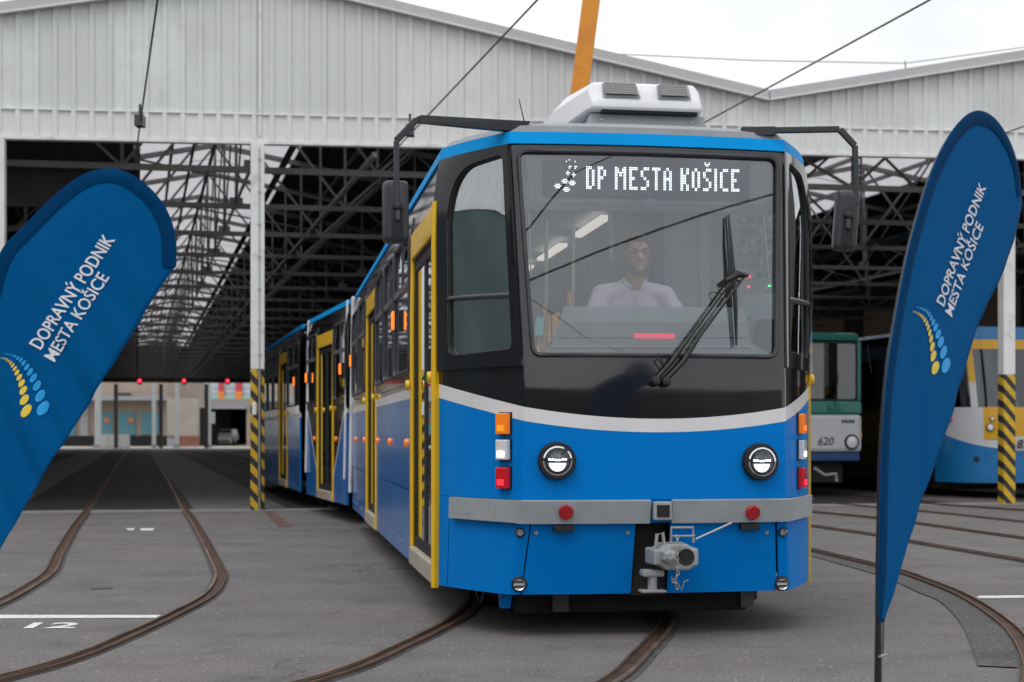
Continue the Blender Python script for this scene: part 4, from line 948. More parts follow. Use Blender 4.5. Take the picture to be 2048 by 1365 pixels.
# saloon lamps along the ceiling, seats
LMP = mat('saloon_lamp', (1, .95, .88), .3, emit=(1, .9, .8), estr=.5)
for i in range(5):
    y = 2.9+i*1.7
    MB().box((.2, y, 2.84), (.075, 1.1, .03)).build('ceiling_lamp', LMP, tram); MB().box((-.72, y, 2.82), (.08, 1.4, .03)).build('ceiling_duct', GREY, tram)
SEAT = mat('seat_cover', (.03, .07, .16), .7)
for y in (3.3, 4.2, 5.1, 5.9, 8.7, 9.6):
    for x in (-.85, .85):
        s_ = MB().box((x, y, 1.36), (.45, .42, .08)).build('seat', SEAT, tram, bevel=.02)
        MB().box((x, y+.22, 1.68), (.45, .07, .6)).build('seat_back', SEAT, s_, bevel=.03); MB().box((x, y, 1.12), (.1, .3, .42)).build('seat_leg', INTD, s_)
ds_ = MB().box((.07, 1.02, 1.60), (.5, .48, .12)).build('driver_seat', SEAT, tram, bevel=.04)
MB().box((.07, 1.31, 2.0), (.46, .1, .78)).build('seat_back', INTD, ds_, bevel=.04); MB().box((.07, 1.05, 1.33), (.2, .2, .45)).build('seat_post', INTD, ds_)
# ------------------------------------------------------------------ driver
def capsule(m, p0, p1, r0, r1, n=14):
    p0, p1 = Vector(p0), Vector(p1); ax = (p1-p0); l = ax.length; ax.normalize(); prof = []
    for k in range(5): a = R(-90+k*22.5); prof.append((r0*math.cos(a), r0*math.sin(a)))
    for k in range(5): a = R(k*22.5); prof.append((r1*math.cos(a), l+r1*math.sin(a)))
    m.lathe(p0, ax, prof, n)
def ell(m, c, r, n=16, rot=None):
    o = len(m.v); m.lathe((0,0,0), (0,0,1), [(math.cos(R(a)), math.sin(R(a))) for a in range(-90, 91, 15)], n)
    for i in range(o, len(m.v)):
        q = m.v[i]; q = Vector((q.x*r[0], q.y*r[1], q.z*r[2]))
        if rot is not None: q = rot @ q
        m.v[i] = q+Vector(c)
def remesh(m, name, mt, parent, vox, M=None, sm=4):
    o = m.build(name, mt, parent, M=M); o.parent = None
    md = o.modifiers.new('r', 'REMESH'); md.mode = 'VOXEL'; md.voxel_size = vox
    if sm: ms = o.modifiers.new('s', 'SMOOTH'); ms.iterations = sm; ms.factor = .5
    dg = bpy.context.evaluated_depsgraph_get(); me = bpy.data.meshes.new_from_object(o.evaluated_get(dg)); o.modifiers.clear(); o.data = me
    if parent is not None: o.parent = parent
    me.shade_smooth(); return o
SKIN = mat('skin', (.56, .29, .2), .5, noise=.06, nscale=20); SHIRT = mat('shirt_lilac', (.80, .72, .86), .8, noise=.05, nscale=8, bump=.15, bscale=25)
HAIR = mat('hair_brown', (.06, .035, .025), .7, noise=.3, nscale=60); TROU = mat('trousers_dark', (.03, .03, .04), .8)
EYE = mat('eye_dark', (.02, .015, .012), .3)
hx, hy, hz = .09, .92, 2.39       # head centre in the tram frame
dp = TM @ Vector((hx, hy+.1, 1.66)); driver = thing('person', tuple(dp), YAW, 'driver in a pale lilac shirt behind the windscreen, looking down', 'person')
off = Vector((-hx, -(hy+.1), -1.66))
def D(x, y, z): return Vector((x, y, z))+off
body = MB()
tl_ = Matrix.Rotation(R(14), 3, 'X')
ell(body, D(hx, hy, hz+.02), (.078, .098, .112), 18, tl_); ell(body, D(hx, hy-.03, hz-.045), (.062, .075, .078), 16, tl_)
capsule(body, D(hx, hy-.09, hz+.0), D(hx, hy-.112, hz-.035), .011, .017)          # nose
ell(body, D(hx, hy-.085, hz+.025), (.055, .02, .012)); ell(body, D(hx, hy-.088, hz-.068), (.026, .016, .012)); ell(body, D(hx, hy-.085, hz-.105), (.03, .03, .025))
for s in (-1, 1): ell(body, D(hx+s*.078, hy+.01, hz+.0), (.012, .025, .034))
capsule(body, D(hx, hy+.035, hz-.08), D(hx, hy+.07, hz-.2), .056, .062)
ell(body, D(hx, hy+.12, 2.0), (.185, .115, .25)); ell(body, D(hx, hy+.1, 1.78), (.175, .125, .17))
for s in (-1, 1):
    sh, el, wr_ = D(hx+s*.21, hy+.1, 2.13), D(hx+s*.35, hy-.04, 1.87), D(hx+s*.29, hy-.30, 1.93)
    capsule(body, D(hx, hy+.09, 2.17), sh, .062, .066); capsule(body, sh, el, .058, .046); capsule(body, el, wr_, .043, .03)
    pl = wr_+Vector((-s*.01, -.07, .0)); capsule(body, wr_, pl, .03, .036); ell(body, pl, (.042, .05, .02))
    for k, (fx, fl) in enumerate(((-.03, .062), (-.01, .072), (.01, .067), (.029, .052))):
        a_ = pl+Vector((fx, -.045, 0)); b_ = a_+Vector((0, -fl*.55, .004)); c_ = b_+Vector((0, -fl*.3, -.03)); capsule(body, a_, b_, .0095, .0088, 8); capsule(body, b_, c_, .0088, .0075, 8)
    a_ = pl+Vector((-s*.035, -.0, 0)); b_ = a_+Vector((-s*.03, -.03, -.006)); capsule(body, a_, b_, .012, .01, 8); capsule(body, b_, b_+Vector((-s*.006, -.028, -.01)), .01, .008, 8)
    hip, kn, an = D(hx+s*.1, hy+.06, 1.72), D(hx+s*.14, hy-.32, 1.74), D(hx+s*.13, hy-.4, 1.32)
    capsule(body, hip, kn, .088, .062); capsule(body, kn, an, .058, .04); capsule(body, an, an+Vector((0, -.15, -.04)), .042, .035)
bo = remesh(body, 'body', SKIN, driver, .0075)
shirt = MB()
ell(shirt, D(hx, hy+.12, 2.0), (.2, .13, .262)); ell(shirt, D(hx, hy+.1, 1.78), (.19, .14, .18))
for s in (-1, 1):
    sh, el, wr_ = D(hx+s*.21, hy+.1, 2.13), D(hx+s*.35, hy-.04, 1.87), D(hx+s*.29, hy-.30, 1.93)
    capsule(shirt, D(hx+s*.05, hy+.09, 2.16), sh, .07, .075); capsule(shirt, sh, el, .070, .060); capsule(shirt, el, el+(wr_-el)*.85, .058, .045)
sh_ = remesh(shirt, 'shirt', SHIRT, driver, .011)
for s in (-1, 1): MB().hexa([D(hx+s*.01, hy-.0, 2.15), D(hx+s*.085, hy+.03, 2.2), D(hx+s*.085, hy+.05, 2.2), D(hx+s*.01, hy+.015, 2.15), D(hx+s*.03, hy-.01, 2.185), D(hx+s*.08, hy+.05, 2.25), D(hx+s*.08, hy+.07, 2.25), D(hx+s*.03, hy+.01, 2.19)]).build('collar', SHIRT, sh_, bevel=.006)
MB().bar(D(hx, hy-.012, 1.8), D(hx, hy-.005, 2.12), .022, .006, (0, 1, 0)).build('button_placket', SHIRT, sh_)
for z in (1.88, 1.96, 2.04): MB().lathe(D(hx, hy-.02, z), (0, -1, 0), [(.006, 0), (.005, .006), (0, .007)], 8).build('button', FRAME, sh_)
hair = MB(); ell(hair, D(hx, hy+.014, hz+.05), (.086, .1, .098), 18, tl_); ell(hair, D(hx, hy-.04, hz+.1), (.066, .062, .04), 14)
remesh(hair, 'hair', HAIR, driver, .009, sm=2)
m = MB(); ell(m, D(hx, hy-.045, hz-.1), (.064, .06, .045), 14, tl_); remesh(m, 'beard', mat('beard', (.13,.08,.055), .8), driver, .009, sm=2)
for s in (-1, 1): m = MB(); ell(m, D(hx+s*.03, hy-.093, hz+.005), (.013, .008, .007), 10); m.build('eye', EYE, driver); m = MB(); ell(m, D(hx+s*.031, hy-.1, hz+.03), (.02, .008, .005), 10); m.build('eyebrow', HAIR, driver)
# ------------------------------------------------------------------ feather flags
FLAG = mat('flag_blue', (.0, .09, .27), .8, spec=.05, noise=.05, nscale=3); FLAGD = mat('flag_sleeve', (.0, .04, .125), .8, spec=.05, noise=.08, nscale=4)
PRW = mat('print_white', (.72, .76, .84), .6); PRY = mat('print_yellow', (.80, .62, .06), .6); PRB = mat('print_sky', (.01, .36, .82), .6); POLE = mat('flag_pole', (.012, .012, .014), .35)
def flag(base, yaw, lead, trail, poly_bottom, txt, dotmap, label, grp, fold):
    # lead: sleeve edge from bottom to tip, trail: loose edge from tip back down (photo pixels on the flag's plane)
    e1 = Vector((math.cos(yaw), math.sin(yaw), 0)); nr = Vector((e1.y, -e1.x, 0))
    t = thing('feather_flag', tuple(base), yaw, label, 'flag', grp); T = MW[t.name].inverted()
    def un(x, y):
        o = Vector((0, 0, H)); d = px(x, y, 1)-o; k = (base-o).dot(nr)/d.dot(nr); q = T @ (o+d*k); return Vector((q.x, q.z))
    Ld = spline([un(*q).to_3d() for q in lead], 8); Tr = spline([un(*q).to_3d() for q in trail], 6)
    loop = [Vector((p.x, p.y)) for p in Ld]+[Vector((p.x, p.y)) for p in Tr[1:]]
    zmin, zmax = min(p.y for p in loop), max(p.y for p in loop)
    zl_ = [p.y for p in Ld]; it = zl_.index(max(zl_)); lz, lx_ = [p.y for p in Ld[:it+1]], [p.x for p in Ld[:it+1]]
    def disp(a, z): return fold(a, z, zmin, zmax)*max(0, min(1, (a-float(np.interp(z, lz, lx_))-.03)/.16))
    def sp(a, z, o=0): return Vector((a, -disp(a, z)-o, z))
    # cloth: one grid of scanlines
    rows = 110; cols = 26; m = MB(); 
    zs = lin(zmin+.002, zmax-.0015, rows)
    for z in zs:
        xs = []
        for i in range(len(loop)):
            p, q = loop[i], loop[(i+1) % len(loop)]
            if (p.y-z)*(q.y-z) < 0: xs.append(p.x+(q.x-p.x)*(z-p.y)/(q.y-p.y))
        if not xs: xs = [0, 0]
        x0, x1 = min(xs), max(xs)
        for c in range(cols): m.v.append(sp(x0+(x1-x0)*c/(cols-1), z))
    for i in range(rows-1):
        for c in range(cols-1): a = i*cols+c; m.f.append((a, a+1, a+cols+1, a+cols))
    cl = m.build('cloth', FLAG, t, smooth=180, solid=.0015)
    # sleeve along the pole edge, pole inside it
    sv = MB(); L2d = [Vector((p.x, p.y)) for p in Ld]; n = len(L2d)
    for i, p in enumerate(L2d):
        tg = (L2d[min(i+1, n-1)]-L2d[max(i-1, 0)]).normalized(); nn = Vector((tg.y, -tg.x)); wd = .056*min(1, .3+i/8)
        for k in range(5):
            q = p+nn*wd*k/4; hgt = .005*math.sin(math.pi*k/4)+.003; sv.v.append(sp(q.x, q.y, hgt))
    for i in range(n-1):
        for k in range(4): a = i*5+k; sv.f.append((a, a+1, a+6, a+5))
    sv.build('pole_sleeve', FLAGD, t, smooth=60, solid=.002)
    pp = []
    for i, p in enumerate(L2d):
        tg = (L2d[min(i+1, n-1)]-L2d[max(i-1, 0)]).normalized(); pp.append(Vector((p.x+tg.y*.014, .007, p.y-tg.x*.014)))
    b0 = pp[0]
    MB().tube([Vector((b0.x-.005, b0.y, .02)), Vector((b0.x-.003, b0.y, b0.z*.55)), b0]+pp[1:], [.015, .0135, .011]+[.011-.006*i/len(pp) for i in range(1, len(pp))], 10).build('pole', POLE, t, smooth=60)
    MB().lathe((b0.x-.003, b0.y, b0.z*.55), (0, 0, 1), [(.0, -.02), (.02, -.02), (.018, .03), (.0, .03)], 12).build('pole_joint', POLE, t, smooth=40)
    MB().tube([(b0.x-.03, b0.y-.015, b0.z-.115), (b0.x+.03, b0.y-.015, b0.z-.115), (b0.x+.03, b0.y-.015, b0.z-.125)], .003, 6).build('clip', STEEL, t)
    MB().tube([(b0.x+.014, b0.y-.01, b0.z-.11), (b0.x+.02, b0.y-.01, b0.z+.01)], .0025, 5).build('cord', POLE, t)
    for a in (0, 90): MB().bar(Vector((b0.x, b0.y, .02))-Vector((math.cos(R(a+45)), math.sin(R(a+45)), 0))*.35, Vector((b0.x, b0.y, .02))+Vector((math.cos(R(a+45)), math.sin(R(a+45)), 0))*.35, .04, .035).build('base_foot', POLE, t)
    for s_, S, E, Up, bold in txt:
        v, f, wd = text_mb(s_, .008); S2, E2, U2 = un(*S), un(*E), un(*Up); m = MB()
        for i_, (ax, ay) in enumerate(((0, 0), (bold, 0), (-bold, 0))):
            m.add([sp(*(S2+(E2-S2)*((q.x+ax)/wd)+(U2-S2)*((q.y+ay)/.73)), .003+i_*.0006) for q in v], f)
        m.build('lettering', PRW, t)
    for nm, mt_, lst in (('emblem_dots_yellow', PRY, dotmap[0]), ('emblem_dots_blue', PRB, dotmap[1])):
        m = MB()
        for cx, cy, rx, ry, rot in lst:
            ps = []
            for k in range(14):
                g_ = 2*math.pi*k/14; a, b = rx*math.cos(g_), ry*math.sin(g_); q = un(cx+a*math.cos(rot)-b*math.sin(rot), cy+a*math.sin(rot)+b*math.cos(rot)); ps.append(sp(q.x, q.y, .004))
            m.poly(*ps[::-1])
        m.build(nm, mt_, t)
    return t
ydots = [(178,813,35,48),(165,745,30,39),(157,687,25,33),(146,642,21,29),(131,606,18,25),(116,576,15,22),(102,552,12,19),(88,532,10,17),(75,516,8,14),(62,505,6,11),(50,497,5,9),(39,491,4,8),(28,487,3.5,7),(16,485,3,6)]
bdots = [(278,797,41,53),(260,720,34,45),(240,657,29,38),(217,610,25,34),(196,572,20,29),(176,542,17,25),(156,517,14,21),(138,498,11,17),(119,487,9,15),(102,477,7,12),(85,470,6,10),(68,465,5,8),(52,462,4,7),(36,461,3,6)]
KZ = .3224
dl = [[(x*KZ, 560+y*KZ, a*KZ*.72, b*KZ*.95, R(34)) for x, y, a, b in q] for q in (ydots, bdots)]
kR = 1/.2996       # right-flag emblem measured on its own enlargement
yr = [(830,423,24,48),(818,350,19,40),(812,292,16,34),(804,243,13,29),(795,205,11,25),(785,172,9,22),(775,147,8,19),(764,126,7,16),(753,109,6,13),(742,97,5,11),(731,88,4,9),(720,81,3,7),(709,76,3,6),(699,73,2.5,5)]
br = [(892,408,29,55),(878,325,23,47),(861,262,19,40),(846,214,16,34),(832,172,13,29),(818,140,11,25),(805,113,9,21),(792,92,8,17),(779,77,7,14),(766,66,6,11),(754,58,5,9),(743,53,4,8),(732,50,3,6),(722,48,3,5)]
K2 = .3223
dr = [[(1600+x*K2, 600+y*K2, a*K2*.85, b*K2*.9, R(16)) for x, y, a, b in q] for q in (yr, br)]
def foldL(a, z, z0, z1):
    k = max(0, min(1, (a+.25)/.9)); low = max(0, min(1, (z1-.25-z)/.7))
    ph = a*10.0+z*5.5
    return .011*math.sin(ph*1.5)*k*low+.007*math.sin(a*33+z*19+1)*k*low+.004*math.sin(a*70+z*34)*k*low+.015*math.sin(a*2.2+.5)
def foldR(a, z, z0, z1):
    low = max(0, min(1, (z1-z)/1.2)); return .005*math.sin(a*9+z*2.0)*low+.0018*math.sin(a*30+z*6)*low+.0012*math.sin(a*55+z*3)*low
yawL = R(-6); dL = 6.0
baseL = Vector(((-62-CX)/F*dL, dL, 0))
flag(baseL, yawL, [(-66,1222),(-62,1080),(-58,940),(-48,760),(-30,610),(0,507),(50,450),(110,390),(160,353),(205,338),(250,343),(300,375),(335,420),(352,470),(355,535)],
     [(355,535),(345,545),(300,612),(240,712),(180,808),(120,902),(60,1000),(0,1103),(-40,1180),(-62,1222)], None,
     [('DOPRAVNÝ PODNIK', (84.5,700.5), (234,481), (60,687), .012), ('MESTA KOŠICE', (112,725), (222,556), (89,712), .004)], dl,
     'left blue feather flag leaning out over the curved track, white lettering', 'blue feather flags beside the tram', foldL)
yawR = R(52); dR = 5.2
baseR = Vector(((1757-CX)/F*dR, dR, 0))
flag(baseR, yawR, [(1757,1245),(1758,1100),(1763,900),(1774,750),(1790,640),(1817,500),(1850,382),(1880,305),(1915,248),(1950,222),(1985,234),(2015,275),(2035,330),(2043,390)],
     [(2043,390),(2044,415),(2030,475),(2002,552),(1964,635),(1930,741),(1896.6,845),(1861,955),(1834,1040),(1809,1118),(1779,1210),(1768,1245)], None,
     [('DOPRAVNÝ PODNIK', (1884,614), (1970,376), (1868,602.5), .012), ('MESTA KOŠICE', (1901,635), (1965,454), (1886,623), .004)], dr,
     'right blue feather flag on a black pole, right of the tram', 'blue feather flags beside the tram', foldR)
# ------------------------------------------------------------------ trams standing inside the hall
yawH = math.atan2(-TD.x, TD.y)
TEAL = mat('teal_paint', (.01, .17, .13), .35, coat=.3, noise=.06); WHT = mat('old_white', (.56, .57, .6), .4, noise=.05); NAVY = mat('navy_band', (.006, .05, .17), .4)
YEL2 = mat('depot_yellow', (.66, .36, .005), .4, coat=.2, noise=.05); BLU2 = mat('depot_blue', (.006, .16, .42), .35, coat=.3, noise=.06)
GLI = glass('parked_glass', (.3, .34, .36), 1.9)
def printed(t, s, c, wd, ht, mt, shear=.2, bold=.02):
    v, f, w0 = text_mb(s, bold, shear); m = MB().add([(c[0]-wd/2+q.x/w0*wd, c[1], c[2]+(q.y/.73)*ht) for q in v], f); return m.build('fleet_number', mt, t)
# green and white tram 620
d6 = 29.5; c6 = Vector(((1610-CX)/F*d6, d6, 0))
t = thing('parked_tram', tuple(c6), yawH, 'green and white parked tram with fleet number 620 and round headlights', 'tram', 'trams parked in the hall')
Wt = 1.22
def shell(t, prof, ys, name, mt, smooth=30):       # loft of z-profile strips
    return None
def tbox(name, mt, x0, x1, y0, y1, z0, z1, par=None, bevel=.03): return MB().box(((x0+x1)/2, (y0+y1)/2, (z0+z1)/2), (x1-x0, y1-y0, z1-z0)).build(name, mt, par or t, bevel=bevel)
tbox('lower_body', WHT, -Wt, Wt, 0, 14, .86, 1.60, bevel=.08); tbox('waist_band', TEAL, -Wt-.003, Wt+.003, .02, 14, 1.60, 1.86, bevel=.04)
tbox('skirt', NAVY, -Wt+.02, Wt-.02, .06, 14, .68, .858); tbox('underframe', DARKM, -.95, .95, .3, 13.8, .25, .7)
tbox('roof', TEAL, -Wt, Wt, .1, 14, 3.02, 3.2, bevel=.09); tbox('interior', INTD, -1.05, 1.05, 2.2, 13.8, 1.2, 3.0)
for x0, x1 in ((-Wt, -Wt+.09), (Wt-.09, Wt)): tbox('front_pillar', TEAL, x0, x1, .05, .18, 1.86, 3.03)
lp = roundpoly([(-Wt+.09, 1.88), (Wt-.09, 1.88), (Wt-.09, 3.0), (-Wt+.09, 3.0)], .08, 5)
w_ = fillm(lambda x, z: Vector((x, .09, z)), lp, 3).build('windscreen', GLI, t)
gasket(lambda x, z: Vector((x, .085, z)), lp, .02).build('gasket', RUBBER, w_)
tbox('centre_post', INTD, -.25, -.05, .4, .5, 1.86, 3.0, w_); tbox('cab_wall', mat('cab_pale', (.3,.32,.34), .6), -1.1, 1.1, 1.4, 1.45, 1.2, 3.0, w_)
for s in (-1, 1):
    for k in range(7): tbox('side_window', GLD, s*(Wt-.03)-.02, s*(Wt-.03)+.02, .4+k*1.9, 2.1+k*1.9, 1.9, 2.85, bevel=0)
    for k in range(8): tbox('side_pillar', TEAL, s*(Wt-.04)-.03, s*(Wt-.04)+.03, .2+k*1.9, .4+k*1.9, 1.86, 3.03, bevel=0)
    h = MB().lathe((s*.98, 0, 1.06), (0, -1, 0), [(.15, -.02), (.15, .03), (.125, .05), (.115, .03)], 24).build('headlight', RUBBER, t, smooth=40)
    MB().lathe((s*.98, 0, 1.06), (0, -1, 0), [(.12, .03), (.08, .05), (0, .06)], 20).build('lens', CLR, h, smooth=60)
    tbox('indicator', AMB, s*Wt-.03, s*Wt+.03, .1, .25, 1.12, 1.28, bevel=.01)
    MB().tube([(s*(Wt+.12), .05, 2.95), (s*(Wt+.16), -.05, 2.4)], .012, 6).build('mirror_arm', RUBBER, t)
printed(t, '620', (.44, -.004, 1.0), .34, .16, FRAME)
MB().tube([(.63, .03, 1.75), (.68, .0, 2.2), (.72, .04, 2.36)], .012, 6).build('wiper', RUBBER, t); MB().bar((.5, .0, 1.72), (.78, .0, 1.72), .04, .04).build('wiper_motor', TEAL, t)
for k in range(4): MB().lathe((.80+k*.07, -.002, 1.46), (0, -1, 0), [(.035, 0), (.03, .003), (0, .004)], 12).build('badge', FRAME, t)
MB().tube([(.2, .0, .55), (.3, -.25, .42), (.5, -.3, .45), (.52, -.3, .3)], .035, 8).build('coupler', GREYR, t, smooth=60)
for y in (2.5, 9.5):
    for s in (-1, 1): MB().lathe((s*.72, y, .345), (s, 0, 0), [(0, -.02), (.34, -.02), (.34, .08), (.1, .1), (0, .1)], 20).build('wheel', WHL, t)
# yellow, white and blue tram with rounded nose
d8 = 28.6; c8 = Vector(((2052-CX)/F*d8, d8, 0))
t = thing('parked_tram', tuple(c8), yawH, 'yellow, white and blue parked tram behind the right striped column', 'tram', 'trams parked in the hall')
def nose2(a, z):        # rounded nose plan, a in -1..1, leaning back with height
    lean = .10*max(0, (z-1.5)/1.6)**1.3; g_ = a*math.pi/2; x = 1.24*math.copysign(abs(math.sin(g_))**.72, a); y = 1.15*(1-abs(math.cos(g_))**.8)+lean*3
    return Vector((x, y, z))
def npatch(name, mt, a0, a1, z0, z1, par=None, off=0, solid=.03, n=24):
    f0 = z0 if callable(z0) else (lambda q: z0); f1 = z1 if callable(z1) else (lambda q: z1)
    c_ = Vector((0, 1.6, 0))
    def fn(a, k):
        z = f0(a)+(f1(a)-f0(a))*k; p = nose2(a, z); d = Vector((p.x, p.y-1.6, 0)).normalized(); return p+d*off
    return MB().grid(fn, lin(a0, a1, n), lin(0, 1, 6)).build(name, mt, par or t, smooth=40, solid=solid)
blue_top = lambda a: 1.25-.32*math.cos(min(1, abs(a)*1.05)*math.pi/2)
npatch('lower_nose', BLU2, -1, 1, .30, lambda a: blue_top(a)); npatch('white_nose', WHT, -1, 1, blue_top, lambda a: 1.72)
npatch('yellow_mask', YEL2, -.36, .36, lambda a: 1.12, lambda a: 1.72, None, .012)
npatch('windscreen', GLI, -.42, .42, 1.72, 2.82, None, 0, .01)
for s in (-1, 1):
    npatch('cheek_window', GLD, *sorted((s*.5, s*.95)), 1.72, 2.75, None, 0, .01)
    npatch('front_pillar', YEL2, *sorted((s*.42, s*.5)), 2.2, 2.98, None, .006); npatch('pillar_foot', WHT, *sorted((s*.42, s*.5)), 1.72, 2.2, None, .006)
    npatch('rear_pillar', RUBBER, *sorted((s*.95, s*1.0)), 1.72, 2.98)
    for x, z, r_ in ((-.28, 1.50, .045), (-.30, 1.34, .075)):
        p = nose2(-s*x*1.0, z); h = MB().lathe(p+Vector((0, -.02, 0)), (s*.3, -1, 0), [(r_, -.03), (r_, .02), (r_*.8, .03), (0, .02)], 18).build('headlight', FRAME, t, smooth=40); MB().lathe(p+Vector((0, -.02, 0)), (s*.3, -1, 0), [(r_*.75, .032), (0, .04)], 16).build('lens', CLR, h)
    p = nose2(s*.78, 1.5); MB().box(p, (.12, .1, .06)).build('side_marker', REDL, t)
    p = nose2(s*.45, .75); MB().lathe(p+Vector((0, -.01, 0)), (s*.4, -1, 0), [(.05, -.02), (.05, .02), (0, .02)], 14).build('fog_lamp', RUBBER, t)
    for k in range(7):
        tbox('side_window', GLD, s*1.2-.02, s*1.2+.02, 1.65+k*1.8, 3.2+k*1.8, 1.75, 2.7, bevel=0); tbox('side_pillar', mat('pillar_navy', (.01,.02,.05), .4), s*1.2-.03, s*1.2+.03, 3.2+k*1.8, 3.45+k*1.8, 1.72, 2.75, bevel=0)
    tbox('side_band', mat('side_ochre_shaded', (.06, .035, .012), .5), s*1.21-.03, s*1.21+.03, 1.5, 15, 1.0, 1.72, bevel=0); tbox('side_skirt', mat('skirt_ochre_shaded', (.035, .022, .012), .5), s*1.2-.03, s*1.2+.03, 1.5, 15, .3, .995, bevel=0)  # yellow lower side, its colours darkened for the shade inside the hall
    tbox('side_cornice', mat('pillar_navy', (.01,.02,.05), .4), s*1.2-.03, s*1.2+.03, 1.3, 15, 2.75, 3.0, bevel=0)
npatch('brow', YEL2, -1, 1, 2.82, 3.0, None, .006); npatch('roof_band', BLU2, -1, 1, 3.0, 3.24, None, -.03)
MB().hexa([(-1.18, .7, 3.2), (1.18, .7, 3.2), (1.18, 15, 3.2), (-1.18, 15, 3.2), (-1.0, 1.0, 3.3), (1.0, 1.0, 3.3), (1.0, 15, 3.3), (-1.0, 15, 3.3)]).build('roof', BLU2, t, bevel=.05)
tbox('interior', INTD, -1.05, 1.05, 2.6, 14.9, .6, 2.98); tbox('underframe', DARKM, -1.0, 1.0, .9, 14.8, .15, .6)
p = nose2(0, .93)-Vector((.16, 0, 0)); v, f, w0 = text_mb('83', .02, .2)
MB().add([(p.x-.06+q.x/w0*.26, p.y-.05+.25*(q.x/w0*.26)*0-.0, .95+q.y/.73*.17) for q in v], f).build('fleet_number', FRAME, t)
npatch('number_plate', WHT, -.075, .22, .90, 1.17, None, .02, .005)
MB().tube([(-.75, .42, 1.75), (-.72, .38, 2.1), (-.70, .46, 2.45)], .015, 6).build('wiper', RUBBER, t)
p = nose2(-.14, 1.32); MB().lathe(p+Vector((0, -.02, 0)), (0, -1, 0), [(.075, 0), (.06, .01), (0, .012)], 18).build('badge', FRAME, t)
# ------------------------------------------------------------------ overhead wires and boom
WIRE = mat('contact_wire', (.05, .055, .05), .5, metal=.4); WIREG = mat('copper_wire', (.16, .17, .09), .5, metal=.5)
ZW = 5.75
def wp(x, y): d = (ZW-H)*F/(HY-y); return Vector(((x-CX)/F*d, d, ZW))
def wire(label, a, b, mt, r, ext, ext2=1.0, clamp=None):
    a, b = Vector(a), Vector(b); d = (b-a).normalized(); p0, p1 = a-d*ext2, b+d*ext
    o = MB().tube([p0+(p1-p0)*k-Vector((0, 0, .12*math.sin(math.pi*k)*0)) for k in lin(0, 1, 8)], r, 6).build('overhead_wire', mt, smooth=60); tag(o, label, 'wire', 'overhead wires')
    if clamp is not None:
        q = Vector(clamp); MB().box(q, (.12, .2, .16)).build('wire_clamp', FRAME, o); MB().tube([q, q+Vector((0, 0, .25))], .02, 6).build('hanger', FRAME, o)
wire('dark overhead wire running into the left hall bay', wp(273,300), wp(315,0), WIRE, .013, 9, 60, wp(280,243))
wire('dark overhead wire slanting above the tram mirror', wp(838,250), wp(1075,0), WIRE, .011, 8, 4, wp(820,262))
wire('greenish contact wire slanting over the roof valley', wp(1410,245), wp(1860,0), WIREG, .013, 8, 3)
o = MB().tube([px(2090, 238, 20), px(2000, 270, 24), px(1960,284,26)], .012, 6).build('overhead_wire', WIREG); tag(o, 'short contact wire end visible right of the right flag', 'wire', 'overhead wires')
o = MB().tube([px(1225, 108, 30), px(1500, 121, 31), px(1810, 127, 32), px(2048, 95, 33)], .012, 6).build('roof_cable', FASC); tag(o, 'thin lightning cable stretched above the hall roof', 'cable')
MB().tube([px(1810, 122, 32), px(1812, 145, 32)], .02, 6).build('cable_support', FASC, o)
# span wires behind the camera: where they hang follows from their mirror image in the windscreen
def mirrored(x, y):
    q = nfind(x, y, 0, 2.2); p = TM @ npt(*q); n = (TM.to_3x3() @ nnorm(*q)).normalized(); d = (p-Vector((0, 0, H))).normalized(); r = d-n*(2*d.dot(n)); k = (6.4-p.z)/r.z; return p+r*k
for (a, b, lb, r_) in (((1050, 466), (1290, 306), 'span wire behind the camera, mirrored across the display', .017), ((1058, 562), (1565, 430), 'span wire behind the camera, mirrored across the driver', .017), ((1066, 601), (1290, 712), 'thin span wire behind the camera, mirrored across the dashboard', .008)):
    a, b = mirrored(*a), mirrored(*b); d = (b-a).normalized(); o = MB().tube([a-d*9, a, b, b+d*9], r_, 6).build('overhead_wire', WIRE); tag(o, lb, 'wire', 'overhead wires')
# orange boom standing behind the tram
bp_, tp_ = px(1156, 205, 23), px(1190, -60, 23); bd = (tp_-bp_).normalized()
foot = bp_-bd*(bp_.z/bd.z)
t = thing('boom_lift', (foot.x, foot.y, 0), 0, 'orange lifting boom rising behind the tram roof', 'boom lift')
OR = mat('boom_orange', (.72, .26, .006), .4, coat=.2, noise=.06, stain=(.5, .18, .01), sscale=2)
MB().bar(foot, bp_+bd*2.6, .265, .24, (0, 1, 0)).build('boom', OR, t, world=True, bevel=.02)
MB().bar(bp_+bd*.9, bp_+bd*3.0, .23, .2, (0, 1, 0)).build('boom_extension', OR, t, world=True, bevel=.02)
k = bp_+bd*1.62
MB().bar(k+Vector((-.28, -.1, -.02)), k+Vector((-.1, -.1, .12)), .05, .05).build('cable_bracket', FRAME, t, world=True)
MB().bar(k+Vector((.12, -.1, .03)), k+Vector((.36, -.1, -.02)), .06, .06).build('cable_bracket', FRAME, t, world=True)
MB().box(foot+Vector((0, 0, .35)), (.7, .7, .7)).build('turret', OR, t, world=True, bevel=.05)
for a in (45, 135, 225, 315): MB().bar(foot+Vector((0, 0, .25)), foot+Vector((.8*math.cos(R(a)), .8*math.sin(R(a)), .05)), .12, .1).build('outrigger', OR, t, world=True)
